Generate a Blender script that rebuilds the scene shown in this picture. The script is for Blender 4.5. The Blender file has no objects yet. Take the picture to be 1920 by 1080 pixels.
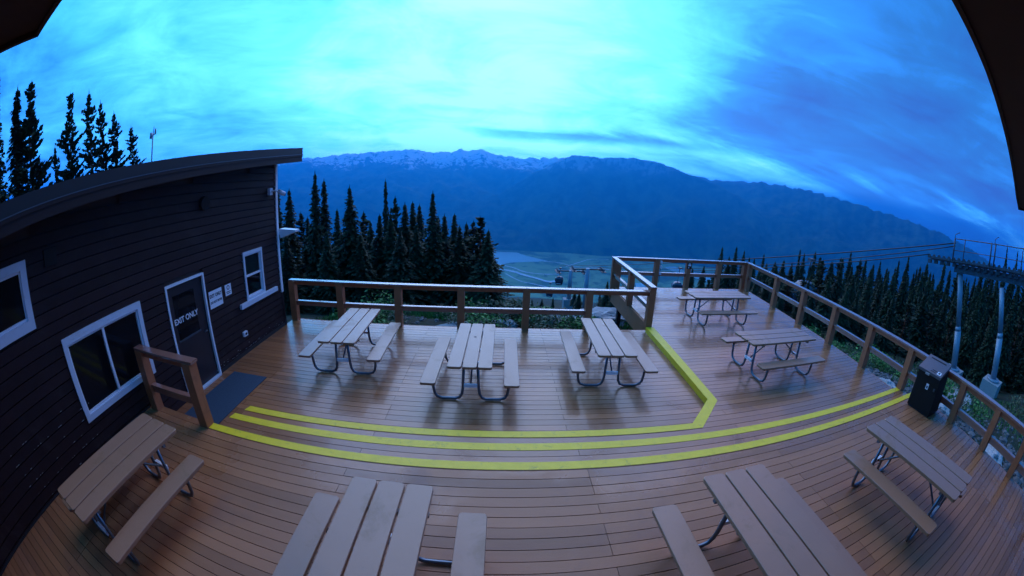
import bpy, math, random
from mathutils import Vector, Matrix, noise, Euler
R = math.radians
C = bpy.context.scene.collection
SC = bpy.context.scene

# ---------------------------------------------------------------- camera
CAMZ = 3.497
cam = bpy.data.cameras.new('camera')
camo = bpy.data.objects.new('camera', cam)
C.objects.link(camo)
M = Matrix(((0.9967893511652909, -0.034099369907019735, -0.07244461591742062, 0),
            (-0.06380138327162695, 0.20840469449111296, -0.9759594596122796, 0),
            (0.04837740067537027, 0.9774480632166653, 0.2055599932328384, CAMZ),
            (0, 0, 0, 1)))
camo.matrix_world = M
SC.camera = camo
cam.type = 'PANO'
cam.panorama_type = 'FISHEYE_LENS_POLYNOMIAL'
cam.sensor_width = 36
cam.sensor_height = 24
cam.fisheye_fov = R(220)
cam.fisheye_polynomial_k0 = 0
cam.fisheye_polynomial_k1 = -1.45651 / 18.75
cam.fisheye_polynomial_k2 = 0.2271 / 18.75 ** 2
cam.fisheye_polynomial_k3 = 0.0194 / 18.75 ** 3
cam.fisheye_polynomial_k4 = -0.2467 / 18.75 ** 4
cam.shift_x = -27.2 / 1920
cam.shift_y = -46.4 / 1080
cam.clip_start = 0.02
cam.clip_end = 60000

# ---------------------------------------------------------------- world
W = bpy.data.worlds.new('World')
SC.world = W
W.use_nodes = True
nt = W.node_tree
nt.nodes.clear()
N = nt.nodes.new
L = nt.links.new
SUN_EL, SUN_AZ = 40, 8


def mth(op, a, b=None, c=None, clamp=False, tree=None):
    n = (tree or nt).nodes.new('ShaderNodeMath')
    n.operation = op
    n.use_clamp = clamp
    for i, v in enumerate((a, b, c)):
        if v is None:
            continue
        if isinstance(v, (int, float)):
            n.inputs[i].default_value = v
        else:
            (tree or nt).links.new(v, n.inputs[i])
    return n.outputs[0]


tc = N('ShaderNodeTexCoord')
sep = N('ShaderNodeSeparateXYZ')
L(tc.outputs['Generated'], sep.inputs[0])
X_, Y_, Z_ = sep.outputs
az = mth('ARCTAN2', X_, Y_)
el = mth('ARCSINE', Z_)
den = mth('ADD', mth('MAXIMUM', Z_, 0.0), 0.16)
comb = N('ShaderNodeCombineXYZ')
L(mth('DIVIDE', X_, den), comb.inputs[0])
L(mth('DIVIDE', Y_, den), comb.inputs[1])


def noise_tex(vec, scale, detail, rough=0.5, dist=0.0, tree=None):
    n = (tree or nt).nodes.new('ShaderNodeTexNoise')
    n.inputs['Scale'].default_value = scale
    n.inputs['Detail'].default_value = detail
    n.inputs['Roughness'].default_value = rough
    n.inputs['Distortion'].default_value = dist
    (tree or nt).links.new(vec, n.inputs['Vector'])
    return n.outputs['Fac']


big = noise_tex(comb.outputs[0], 0.55, 3, 0.5, 0.3)
fine = noise_tex(comb.outputs[0], 1.5, 9, 0.64, 0.7)
# long streaks that hug the horizon and lean down to the right
comb2 = N('ShaderNodeCombineXYZ')
L(mth('MULTIPLY', az, 1.6), comb2.inputs[0])
L(mth('ADD', mth('MULTIPLY', el, 9.0), mth('MULTIPLY', mth('MAXIMUM', az, 0.2), 2.0)), comb2.inputs[1])
streak = noise_tex(comb2.outputs[0], 1.5, 8, 0.62, 0.8)
# brightness of the overcast: brightest straight ahead, deeper to both sides
daz = mth('MULTIPLY', mth('ADD', az, 0.12), 1.25)
glow = mth('POWER', 2.718, mth('MULTIPLY', mth('MULTIPLY', daz, daz), -1.0))
v = mth('ADD', mth('MULTIPLY', glow, 0.54), 0.42)
v = mth('ADD', v, mth('MULTIPLY', mth('SUBTRACT', big, 0.5), 0.75))
v = mth('ADD', v, mth('MULTIPLY', mth('SUBTRACT', fine, 0.5), 0.55))
lowm = mth('SUBTRACT', 1.0, mth('DIVIDE', el, 0.5), clamp=True)
right = mth('MULTIPLY', mth('SUBTRACT', az, 0.30), 2.0, clamp=True)
v = mth('ADD', v, mth('MULTIPLY', mth('MULTIPLY', mth('SUBTRACT', streak, 0.5), lowm), mth('ADD', 0.60, mth('MULTIPLY', right, 1.0))))
v = mth('SUBTRACT', v, mth('MULTIPLY', mth('MULTIPLY', right, mth('SUBTRACT', 1.0, mth('DIVIDE', el, 0.8), clamp=True)), 0.26))
# low cloud lying on the right-hand ridge
dl = mth('DIVIDE', mth('SUBTRACT', el, mth('SUBTRACT', 0.172, mth('MULTIPLY', az, 0.105))), 0.045)
band = mth('MULTIPLY', mth('POWER', 2.718, mth('MULTIPLY', mth('MULTIPLY', dl, dl), -1.0)), right)
v = mth('ADD', v, mth('MULTIPLY', band, mth('MULTIPLY', streak, 0.62)))
# flat stratus just above the crest: a bright strip with a duller one over it


def bump(x, c, w, lo, hi):
    d_ = mth('DIVIDE', mth('SUBTRACT', x, c), w)
    g_ = mth('POWER', 2.718, mth('MULTIPLY', mth('MULTIPLY', d_, d_), -1.0))
    a_ = mth('MULTIPLY', mth('MULTIPLY', mth('SUBTRACT', az, lo), 5.0, clamp=True), mth('MULTIPLY', mth('SUBTRACT', hi, az), 4.0, clamp=True))
    return mth('MULTIPLY', g_, a_)


ew = mth('ADD', el, mth('MULTIPLY', mth('SUBTRACT', streak, 0.5), 0.05))
v = mth('SUBTRACT', v, mth('MULTIPLY', bump(ew, 0.132, 0.013, -0.15, 0.65), 0.30))
v = mth('ADD', v, mth('MULTIPLY', bump(ew, 0.104, 0.012, -0.5, 0.55), 0.16))
v = mth('SUBTRACT', v, mth('MULTIPLY', bump(mth('SUBTRACT', ew, mth('MULTIPLY', big, 0.10)), 0.20, 0.085, 0.45, 1.30), 0.24))
v = mth('SUBTRACT', v, mth('MULTIPLY', bump(ew, 0.185, 0.010, -0.4, 0.3), 0.10))
ramp = N('ShaderNodeValToRGB')
cr = ramp.color_ramp
cr.elements[0].position = 0.0
cr.elements[0].color = (0.006, 0.025, 0.10, 1)
cr.elements[1].position = 1.0
cr.elements[1].color = (0.20, 0.60, 1.0, 1)
for p, c in ((0.25, (0.005, 0.060, 0.16, 1)), (0.45, (0.008, 0.118, 0.34, 1)), (0.62, (0.030, 0.27, 0.58, 1)), (0.80, (0.08, 0.44, 0.85, 1))):
    e = cr.elements.new(p)
    e.color = c
L(v, ramp.inputs[0])
sky = N('ShaderNodeTexSky')
sky.sky_type = 'NISHITA'
sky.sun_disc = False
sky.sun_elevation = R(SUN_EL)
sky.sun_rotation = R(SUN_AZ)
skm = N('ShaderNodeVectorMath')
skm.operation = 'SCALE'
skm.inputs['Scale'].default_value = 0.004
L(sky.outputs[0], skm.inputs[0])
add = N('ShaderNodeVectorMath')
add.operation = 'ADD'
L(ramp.outputs[0], add.inputs[0])
L(skm.outputs[0], add.inputs[1])
bg = N('ShaderNodeBackground')
bg.inputs['Strength'].default_value = 2.7
# the haze layer dims the sky close to the horizon; the overcast is brighter there
boost = mth('POWER', 2.718, mth('DIVIDE', 0.085, mth('MAXIMUM', el, 0.06)))
vm = N('ShaderNodeVectorMath')
vm.operation = 'SCALE'
tint = N('ShaderNodeVectorMath')
tint.operation = 'MULTIPLY'
tint.inputs[1].default_value = (1.0, 1.0, 1.12)
L(add.outputs[0], tint.inputs[0])
L(tint.outputs[0], vm.inputs[0])
L(boost, vm.inputs['Scale'])
L(vm.outputs[0], bg.inputs[0])
wo = N('ShaderNodeOutputWorld')
L(bg.outputs[0], wo.inputs[0])

sl = bpy.data.lights.new('sun', 'SUN')
sl.energy = 1.25
sl.angle = R(70)
sl.color = (1.0, 0.50, 0.26)
so = bpy.data.objects.new('sun', sl)
C.objects.link(so)
sd = Vector((math.sin(R(SUN_AZ)) * math.cos(R(SUN_EL)), math.cos(R(SUN_AZ)) * math.cos(R(SUN_EL)), math.sin(R(SUN_EL))))
so.rotation_euler = sd.to_track_quat('Z', 'Y').to_euler()

SC.view_settings.view_transform = 'Standard'
SC.view_settings.look = 'None'
SC.view_settings.exposure = 0
SC.view_settings.gamma = 1

# ---------------------------------------------------------------- helpers
random.seed(5)


class MB:
    def __init__(s):
        s.v, s.f, s.sm = [], [], []

    def poly(s, pts, faces, smooth=False):
        b = len(s.v)
        s.v += [tuple(p) for p in pts]
        s.f += [tuple(b + i for i in f) for f in faces]
        s.sm += [smooth] * len(faces)
        return s

    def box(s, x0, x1, y0, y1, z0, z1, m=None):
        p = [Vector((x, y, z)) for z in (z0, z1) for y in (y0, y1) for x in (x0, x1)]
        if m is not None:
            p = [m @ q for q in p]
        return s.poly(p, [(0, 2, 3, 1), (4, 5, 7, 6), (0, 1, 5, 4), (2, 6, 7, 3), (0, 4, 6, 2), (1, 3, 7, 5)])

    def hexa(s, lo, hi):
        n = len(lo)
        return s.poly(list(lo) + list(hi), [tuple(range(n - 1, -1, -1)), tuple(range(n, 2 * n))] +
                      [(i, (i + 1) % n, n + (i + 1) % n, n + i) for i in range(n)])

    def tube(s, pts, r, n=8, cap=True, r1=None):
        pts = [Vector(p) for p in pts]
        b = len(s.v)
        k = len(pts)
        up = Vector((0, 0, 1))
        for i, p in enumerate(pts):
            d = (pts[min(i + 1, k - 1)] - pts[max(i - 1, 0)]).normalized()
            a = d.cross(up)
            if a.length < 1e-3:
                a = d.cross(Vector((1, 0, 0)))
            a.normalize()
            c = a.cross(d)
            rr = r if r1 is None else r + (r1 - r) * i / (k - 1)
            for j in range(n):
                t = 2 * math.pi * j / n
                s.v.append(tuple(p + a * math.cos(t) * rr + c * math.sin(t) * rr))
        for i in range(k - 1):
            for j in range(n):
                j2 = (j + 1) % n
                s.f.append((b + i * n + j, b + i * n + j2, b + (i + 1) * n + j2, b + (i + 1) * n + j))
                s.sm.append(True)
        if cap:
            s.f.append(tuple(b + j for j in range(n - 1, -1, -1)))
            s.f.append(tuple(b + (k - 1) * n + j for j in range(n)))
            s.sm += [False, False]
        return s

    def plank(s, cx, cy, lx, ly, z0, z1, cr=0.035, ang=0, ch=0.004):
        """flat board with clipped/rounded corners in plan and a fine top chamfer"""
        hx, hy = lx / 2, ly / 2
        out = []
        for sx, sy, a0 in ((1, 1, 0), (-1, 1, 90), (-1, -1, 180), (1, -1, 270)):
            for k in range(4):
                a = R(a0 + k * 30)
                out.append((sx * (hx - cr) + cr * math.cos(a), sy * (hy - cr) + cr * math.sin(a)))
        ca, sa = math.cos(ang), math.sin(ang)
        T = lambda x, y, z: (cx + x * ca - y * sa, cy + x * sa + y * ca, z)
        fx, fy = 1 - ch / hx, 1 - ch / hy
        r0 = [T(x, y, z0) for x, y in out]
        r1 = [T(x, y, z1 - ch) for x, y in out]
        r2 = [T(x * fx, y * fy, z1) for x, y in out]
        n = len(out)
        s.poly(r0 + r1 + r2, [tuple(range(n - 1, -1, -1)), tuple(range(2 * n, 3 * n))] +
               [(k * n + i, k * n + (i + 1) % n, (k + 1) * n + (i + 1) % n, (k + 1) * n + i) for k in (0, 1) for i in range(n)])
        return s

    def mesh(s, name, mat):
        me = bpy.data.meshes.new(name)
        me.from_pydata(s.v, [], s.f)
        me.polygons.foreach_set('use_smooth', s.sm)
        if mat:
            me.materials.append(mat)
        me.update()
        return me

    def build(s, name, mat, parent=None):
        o = bpy.data.objects.new(name, s.mesh(name, mat))
        C.objects.link(o)
        if parent:
            o.parent = parent
        return o


def tag(o, label=None, cat=None, group=None, kind=None):
    for k, val in (('label', label), ('category', cat), ('group', group), ('kind', kind)):
        if val:
            o[k] = val
    return o


def empty(name, loc, rz=0, label=None, cat=None, group=None):
    o = bpy.data.objects.new(name, None)
    C.objects.link(o)
    o.location = loc
    o.rotation_euler = (0, 0, rz)
    o.empty_display_size = 0.1
    return tag(o, label, cat, group)


def copy_tree(o, parent=None):
    c = o.copy()
    C.objects.link(c)
    if parent:
        c.parent = parent
    for ch in [x for x in C.objects if x.parent == o]:
        copy_tree(ch, c)
    return c


def mat(name, col, rough=0.6, var=0.0, scale=8, spec=0.5, metal=0, bump=0, bscale=60, island=0, objr=0, coat=0, stretch=None):
    m = bpy.data.materials.new(name)
    m.use_nodes = True
    t = m.node_tree
    b = t.nodes['Principled BSDF']
    b.inputs['Roughness'].default_value = rough
    b.inputs['Metallic'].default_value = metal
    b.inputs['Specular IOR Level'].default_value = spec
    if coat:
        b.inputs['Coat Weight'].default_value = coat
        b.inputs['Coat Roughness'].default_value = 0.15
    c = t.nodes.new('ShaderNodeTexCoord')
    vec = c.outputs['Object']
    if stretch:
        mp = t.nodes.new('ShaderNodeMapping')
        mp.inputs['Scale'].default_value = stretch
        t.links.new(vec, mp.inputs[0])
        vec = mp.outputs[0]
    if objr:
        oi = t.nodes.new('ShaderNodeObjectInfo')
        va = t.nodes.new('ShaderNodeVectorMath')
        va.operation = 'ADD'
        t.links.new(vec, va.inputs[0])
        cx_ = t.nodes.new('ShaderNodeCombineXYZ')
        t.links.new(mth('MULTIPLY', oi.outputs['Random'], 91.0, tree=t), cx_.inputs[0])
        t.links.new(cx_.outputs[0], va.inputs[1])
        vec = va.outputs[0]
    f = noise_tex(vec, scale, 6, 0.6, 0.2, t)
    k = mth('MULTIPLY', mth('SUBTRACT', f, 0.5, tree=t), 2 * var, tree=t)
    if island:
        g = t.nodes.new('ShaderNodeNewGeometry')
        k = mth('ADD', k, mth('MULTIPLY', mth('SUBTRACT', g.outputs['Random Per Island'], 0.5, tree=t), 2 * island, tree=t), tree=t)
    if objr:
        g = t.nodes.new('ShaderNodeObjectInfo')
        k = mth('ADD', k, mth('MULTIPLY', mth('SUBTRACT', g.outputs['Random'], 0.5, tree=t), 2 * objr, tree=t), tree=t)
    k = mth('ADD', k, 1.0, tree=t)
    sc = t.nodes.new('ShaderNodeVectorMath')
    sc.operation = 'SCALE'
    sc.inputs[0].default_value = col[:3]
    t.links.new(k, sc.inputs['Scale'])
    t.links.new(sc.outputs[0], b.inputs['Base Color'])
    if bump:
        bn = t.nodes.new('ShaderNodeBump')
        bn.inputs['Strength'].default_value = bump
        bn.inputs['Distance'].default_value = 0.01
        t.links.new(noise_tex(vec, bscale, 4, 0.6, 0, t), bn.inputs['Height'])
        t.links.new(bn.outputs[0], b.inputs['Normal'])
    m['f'] = 0
    return m


def wet_mat(name, col, dry=0.55, wet=0.12, thr=(0.40, 0.56), wscale=0.7):
    """stained boards with a patchy film of rain water"""
    m = mat(name, col, 0.5, 0.16, 3.0, 0.5, 0, 0.25, 90, island=0.22, stretch=(0.35, 3, 3))
    t = m.node_tree
    b = t.nodes['Principled BSDF']
    c = t.nodes.new('ShaderNodeTexCoord')
    g = t.nodes.new('ShaderNodeNewGeometry')
    w = noise_tex(g.outputs['Position'], wscale, 5, 0.6, 0.4, t)
    # rain reaches only what the roof over the near boards leaves open
    s = t.nodes.new('ShaderNodeSeparateXYZ')
    t.links.new(g.outputs['Position'], s.inputs[0])
    far = mth('DIVIDE', mth('SUBTRACT', s.outputs[1], 1.4, tree=t), 3.2, clamp=True, tree=t)
    side = mth('DIVIDE', mth('SUBTRACT', s.outputs[0], 4.6, tree=t), 2.0, clamp=True, tree=t)
    far = mth('MAXIMUM', far, mth('MULTIPLY', side, 0.7, tree=t), tree=t)
    w = mth('ADD', w, mth('MULTIPLY', mth('SUBTRACT', far, 0.6, tree=t), 0.45, tree=t), tree=t)
    mr = t.nodes.new('ShaderNodeMapRange')
    mr.inputs['From Min'].default_value = thr[0]
    mr.inputs['From Max'].default_value = thr[1]
    mr.clamp = True
    t.links.new(w, mr.inputs['Value'])
    r = mth('ADD', mth('MULTIPLY', mr.outputs[0], wet - dry, tree=t), dry, tree=t)
    t.links.new(r, b.inputs['Roughness'])
    t.links.new(mth('MULTIPLY', mr.outputs[0], 0.4, tree=t), b.inputs['Coat Weight'])
    b.inputs['Coat Roughness'].default_value = 0.09
    b.inputs['IOR'].default_value = 1.5
    return m


BROWN = (0.33, 0.135, 0.085)
M_deck = wet_mat('wet_deck_boards', (0.355, 0.132, 0.052), 0.40, 0.12)
M_rail = mat('brown_stained_timber', (0.42, 0.135, 0.055), 0.45, 0.2, 4, 0.5, 0, 0.2, 80)
M_cap = mat('wet_rail_cap', (0.34, 0.14, 0.09), 0.22, 0.12, 4, 0.8, 0, 0.06, 80, coat=1.0)
M_top = mat('picnic_plank', (0.37, 0.17, 0.090), 0.32, 0.08, 5, 0.6, 0, 0.2, 260, objr=0.04, coat=0.35)
M_yel = mat('yellow_nosing_paint', (0.92, 0.60, 0.014), 0.45, 0.16, 7, 0.5, 0, 0.3, 120)


def wear(m, col, scale, a, b, amt, rough=None):
    """scuffs and dirt with a shape of their own"""
    t = m.node_tree
    bs = t.nodes['Principled BSDF']
    src = bs.inputs['Base Color'].links[0].from_socket
    g = t.nodes.new('ShaderNodeNewGeometry')
    n1 = noise_tex(g.outputs['Position'], scale, 7, 0.72, 0.6, t)
    mr = t.nodes.new('ShaderNodeMapRange')
    mr.clamp = True
    mr.inputs['From Min'].default_value = a
    mr.inputs['From Max'].default_value = b
    mr.inputs['To Max'].default_value = amt
    t.links.new(n1, mr.inputs['Value'])
    mx = t.nodes.new('ShaderNodeMix')
    mx.data_type = 'RGBA'
    t.links.new(mr.outputs[0], mx.inputs[0])
    t.links.new(src, mx.inputs[6])
    mx.inputs[7].default_value = col + (1,)
    t.links.new(mx.outputs[2], bs.inputs['Base Color'])
    if rough is not None:
        t.links.new(mth('ADD', mth('MULTIPLY', mr.outputs[0], rough - bs.inputs['Roughness'].default_value, tree=t), bs.inputs['Roughness'].default_value, tree=t), bs.inputs['Roughness'])


M_dark = mat('dark_void', (0.012, 0.01, 0.01), 0.9)
M_sid = mat('dark_lap_siding', (0.026, 0.010, 0.010), 0.65, 0.35, 3, 0.25, 0, 0.3, 50, island=0.2)
M_fas = mat('fascia_board', (0.026, 0.014, 0.013), 0.6, 0.2, 4, 0.3)
M_flash = mat('roof_flashing', (0.028, 0.028, 0.030), 0.5, 0.1, 4, 0.3, 0.1)
M_soff = mat('soffit_boards', (0.05, 0.022, 0.014), 0.7, 0.3, 5)
M_white = mat('white_trim', (0.62, 0.66, 0.72), 0.45, 0.06, 6)
M_wht2 = mat('bright_white_trim', (0.8, 0.82, 0.85), 0.4, 0.04, 6)
M_glass = mat('window_glass', (0.006, 0.007, 0.009), 0.06, 0, 1, 0.2)
M_door = mat('door_paint', (0.022, 0.016, 0.020), 0.35, 0.1, 5)
M_tube = mat('galvanised_tube', (0.17, 0.20, 0.24), 0.34, 0.15, 12, 0.5, 0.75)
M_plate = mat('zinc_plate', (0.9, 0.92, 0.95), 0.35, 0.05, 12, 0.5, 0.0)
M_mat = mat('door_mat_pile', (0.035, 0.06, 0.09), 0.85, 0.3, 40, 0.3, 0, 0.6, 300)
M_bin = mat('bin_paint', (0.012, 0.010, 0.009), 0.6, 0.2, 8, 0.2)
M_lid = mat('bin_lid', (0.07, 0.08, 0.095), 0.3, 0.1, 8, 0.6)
M_mast = mat('painted_mast', (0.25, 0.32, 0.37), 0.45, 0.1, 3, 0.5, 0.2)
M_steel = mat('dark_steel', (0.07, 0.085, 0.10), 0.5, 0.3, 6, 0.5, 0.4)
M_conc = mat('concrete', (0.33, 0.33, 0.32), 0.85, 0.2, 6, 0.3, 0, 0.4, 30)
M_rock = mat('granite', (0.34, 0.33, 0.32), 0.7, 0.6, 3.5, 0.5, 0, 0.8, 20)
M_grav = mat('gravel_stones', (0.085, 0.082, 0.08), 0.75, 0.3, 5, 0.5, island=0.55)
M_blk = mat('black_lettering', (0.012, 0.012, 0.014), 0.5)
M_wtx = mat('white_lettering', (0.8, 0.8, 0.82), 0.5)
M_cable = mat('steel_cable', (0.03, 0.035, 0.04), 0.5)
M_cab = mat('cabin_shell', (0.015, 0.03, 0.055), 0.25, 0.1, 3, 0.6)
M_cabg = mat('cabin_glass', (0.02, 0.05, 0.08), 0.06, 0, 3, 0.8)
M_trunk = mat('bark', (0.075, 0.058, 0.045), 0.9, 0.4, 12)


wear(M_yel, (0.30, 0.22, 0.05), 9.0, 0.56, 0.74, 0.7)
wear(M_yel, (0.10, 0.06, 0.03), 45.0, 0.66, 0.74, 0.8)
wear(M_top, (0.30, 0.14, 0.06), 1.7, 0.55, 0.66, 0.8, 0.6)
wear(M_top, (0.16, 0.08, 0.06), 26.0, 0.62, 0.8, 0.5)
wear(M_rail, (0.16, 0.06, 0.03), 5.0, 0.5, 0.75, 0.6)
wear(M_sid, (0.055, 0.035, 0.03), 2.2, 0.52, 0.75, 0.6)
wear(M_deck, (0.20, 0.085, 0.06), 0.9, 0.5, 0.7, 0.5)
wear(M_deck, (0.13, 0.07, 0.055), 16.0, 0.6, 0.8, 0.45)
wear(M_white, (0.38, 0.36, 0.34), 6.0, 0.58, 0.8, 0.5)


def leaf_mat(name, col, objr=0.25):
    m = mat(name, col, 0.7, 0.3, 2.5, 0.35, island=0.45, objr=objr)
    return m


M_fir = leaf_mat('fir_needles', (0.020, 0.046, 0.018))
M_pine = leaf_mat('pine_needles', (0.028, 0.058, 0.022))
M_shrub = leaf_mat('shrub_leaves', (0.075, 0.19, 0.038), 0.3)
M_shrub2 = leaf_mat('heather_leaves', (0.085, 0.10, 0.045), 0.3)

# ---------------------------------------------------------------- terrain


def interp(x, tab):
    if x <= tab[0][0]:
        return tab[0][1]
    for (a, b), (c, d) in zip(tab, tab[1:]):
        if x <= c:
            return b + (d - b) * (x - a) / (c - a)
    return tab[-1][1]


SL = [(-180, 0.0), (-95, 0.0), (-60, 0.04), (-38, 0.22), (0, 0.33), (22, 0.33), (40, 0.24), (60, 0.23), (80, 0.225), (97, 0.10), (120, 0.0), (180, 0.0)]
VAL = -1250.0


def ground(x, y):
    d = math.hypot(x, y)
    a = math.degrees(math.atan2(x, y))
    s = interp(a, SL)
    d0 = 12.0
    z = -1.0 - s * max(0.0, min(d, 80) - d0)
    if d > 80:
        s2 = interp(a, [(-120, 0.0), (-80, 0.15), (-50, 0.31), (80, 0.31), (120, 0.05), (150, 0)])
        z -= s2 * (d - 80)
    amp = 0.16 + min(d, 2000) * 0.006
    n = noise.noise(Vector((x * 0.35, y * 0.35, 0))) * 0.22 * min(1, d / 9) + noise.noise(Vector((x * 0.02, y * 0.02, 3.1))) * amp * (0 if d < 30 else min(1, (d - 30) / 100))
    return max(z + n, VAL)


def polar(azs, rads, fn):
    mb = MB()
    n = len(rads)
    for a in azs:
        for r in rads:
            x, y = r * math.sin(R(a)), r * math.cos(R(a))
            mb.v.append((x, y, fn(x, y, a, r)))
    for i in range(len(azs) - 1):
        for j in range(n - 1):
            k = i * n + j
            mb.f.append((k, k + n, k + n + 1, k + 1))
            mb.sm.append(True)
    return mb


azs = [-180 + 6 * i for i in range(15)] + [-90 + 0.8 * i for i in range(226)] + [96 + 6 * i for i in range(15)]
azs[-1] = 180
rads = [0.01] + [3 + 0.7 * i for i in range(20)] + [17 * (1.075 ** i) for i in range(96)]
rads = [r for r in rads if r < 17000]
gm = polar(azs, rads, lambda x, y, a, r: ground(x, y))


def pos_nodes(t):
    g = t.nodes.new('ShaderNodeNewGeometry')
    s = t.nodes.new('ShaderNodeSeparateXYZ')
    t.links.new(g.outputs['Position'], s.inputs[0])
    return g, s


def mixc(t, f, a, b):
    n = t.nodes.new('ShaderNodeMix')
    n.data_type = 'RGBA'
    if isinstance(f, (int, float)):
        n.inputs[0].default_value = f
    else:
        t.links.new(f, n.inputs[0])
    for i, c in ((6, a), (7, b)):
        if isinstance(c, tuple):
            n.inputs[i].default_value = c + (1,)
        else:
            t.links.new(c, n.inputs[i])
    return n.outputs[2]


def step(t, f, a, b):
    mr = t.nodes.new('ShaderNodeMapRange')
    mr.clamp = True
    mr.inputs['From Min'].default_value = a
    mr.inputs['From Max'].default_value = b
    t.links.new(f, mr.inputs['Value'])
    return mr.outputs[0]


def terrain_mat():
    m = bpy.data.materials.new('mountainside_ground')
    m.use_nodes = True
    t = m.node_tree
    b = t.nodes['Principled BSDF']
    b.inputs['Roughness'].default_value = 0.9
    b.inputs['Specular IOR Level'].default_value = 0.2
    g, s = pos_nodes(t)
    P = g.outputs['Position']
    n1 = noise_tex(P, 1.3, 8, 0.65, 0.3, t)
    n2 = noise_tex(P, 9.0, 5, 0.7, 0, t)
    near = mixc(t, step(t, n1, 0.42, 0.6), (0.016, 0.028, 0.010), (0.035, 0.033, 0.024))
    near = mixc(t, mth('MULTIPLY', step(t, n2, 0.55, 0.75), 0.5, tree=t), near, (0.10, 0.098, 0.09))
    # valley: farmland, forest patches, gravel bars
    n3 = noise_tex(P, 0.0011, 6, 0.6, 0.6, t)
    n4 = noise_tex(P, 0.005, 4, 0.6, 0.4, t)
    val = mixc(t, step(t, n3, 0.44, 0.52), (0.06, 0.15, 0.08), (0.20, 0.38, 0.17))
    val = mixc(t, mth('MULTIPLY', step(t, n4, 0.57, 0.66), 0.7, tree=t), val, (0.015, 0.035, 0.02))
    slope = mixc(t, step(t, n4, 0.4, 0.6), (0.012, 0.03, 0.018), (0.03, 0.05, 0.03))
    lowv = step(t, s.outputs[2], -1150.0, -1240.0)
    far = mixc(t, lowv, slope, val)
    d = t.nodes.new('ShaderNodeVectorMath')
    d.operation = 'LENGTH'
    t.links.new(P, d.inputs[0])
    col = mixc(t, step(t, d.outputs['Value'], 60.0, 200.0), near, far)
    t.links.new(col, b.inputs['Base Color'])
    bn = t.nodes.new('ShaderNodeBump')
    bn.inputs['Strength'].default_value = 0.5
    bn.inputs['Distance'].default_value = 0.08
    t.links.new(n2, bn.inputs['Height'])
    t.links.new(bn.outputs[0], b.inputs['Normal'])
    return m


tag(gm.build('ground', terrain_mat()), kind='structure')

# lake, far lake, winding river and roads on the valley floor


def flat(name, pts, z, m, label=None):
    mb = MB()
    mb.poly([(x, y, z) for x, y in pts], [tuple(range(len(pts)))])
    return tag(mb.build(name, m), kind='structure')


def vp(a, e, z):
    """point on the valley floor in the direction (azimuth, elevation) seen from the deck"""
    d = (z - CAMZ) / math.tan(R(e))
    return (d * math.sin(R(a)), d * math.cos(R(a)))


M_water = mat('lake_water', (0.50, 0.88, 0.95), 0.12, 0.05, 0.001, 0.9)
M_bar = mat('river_gravel_bar', (0.55, 0.75, 0.80), 0.9, 0.2, 0.01)


def blob(outline, jit=0.08, sub=4):
    out = []
    n = len(outline)
    for i in range(n):
        a, b = outline[i], outline[(i + 1) % n]
        for k in range(sub):
            t = k / sub
            out.append((a[0] + (b[0] - a[0]) * t + random.uniform(-jit, jit), a[1] + (b[1] - a[1]) * t + random.uniform(-jit, jit) * 0.35))
    return out


flat('lake', [vp(a, e, VAL + 3) for a, e in blob([(-3.5, -10.35), (2.6, -10.25), (4.2, -10.7), (7.8, -11.35), (4.0, -11.7), (1.5, -11.9), (-1, -12.6), (-3.5, -12.4)])], VAL + 3, M_water)
flat('lake', [vp(a, e, VAL + 3) for a, e in blob([(25.4, -10.7), (26.8, -10.35), (28.6, -10.8), (29.4, -11.2), (27.2, -11.3)], 0.05)], VAL + 3, M_water)
flat('lake', [vp(a, e, VAL + 3) for a, e in blob([(28.6, -10.9), (31.5, -10.8), (33.5, -11.3), (33.0, -11.9), (30.2, -11.7)], 0.05)], VAL + 3, M_water)
flat('lake', [vp(a, e, VAL + 3) for a, e in blob([(21.3, -13.5), (23.8, -13.3), (25.5, -14.2), (23.9, -15.6), (22.0, -15.5)], 0.05)], VAL + 3, M_water)


def ribbon(name, pts, w, z, m):
    mb = MB()
    P = [Vector((*vp(a, e, z), 0)) for a, e in pts]
    # smooth
    Q = []
    for i in range(len(P) - 1):
        p0, p1, p2, p3 = P[max(i - 1, 0)], P[i], P[i + 1], P[min(i + 2, len(P) - 1)]
        for k in range(8):
            t = k / 8
            Q.append(0.5 * ((2 * p1) + (p2 - p0) * t + (2 * p0 - 5 * p1 + 4 * p2 - p3) * t * t + (3 * p1 - p0 - 3 * p2 + p3) * t ** 3))
    Q.append(P[-1])
    v, f = [], []
    for i, q in enumerate(Q):
        d = (Q[min(i + 1, len(Q) - 1)] - Q[max(i - 1, 0)]).normalized()
        nrm = Vector((-d.y, d.x, 0)) * w * (0.7 + 0.6 * random.random()) / 2
        v += [(q.x - nrm.x, q.y - nrm.y, z), (q.x + nrm.x, q.y + nrm.y, z)]
    f = [(2 * i, 2 * i + 1, 2 * i + 3, 2 * i + 2) for i in range(len(Q) - 1)]
    mb.poly(v, f)
    return tag(mb.build(name, m), kind='structure')


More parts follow.
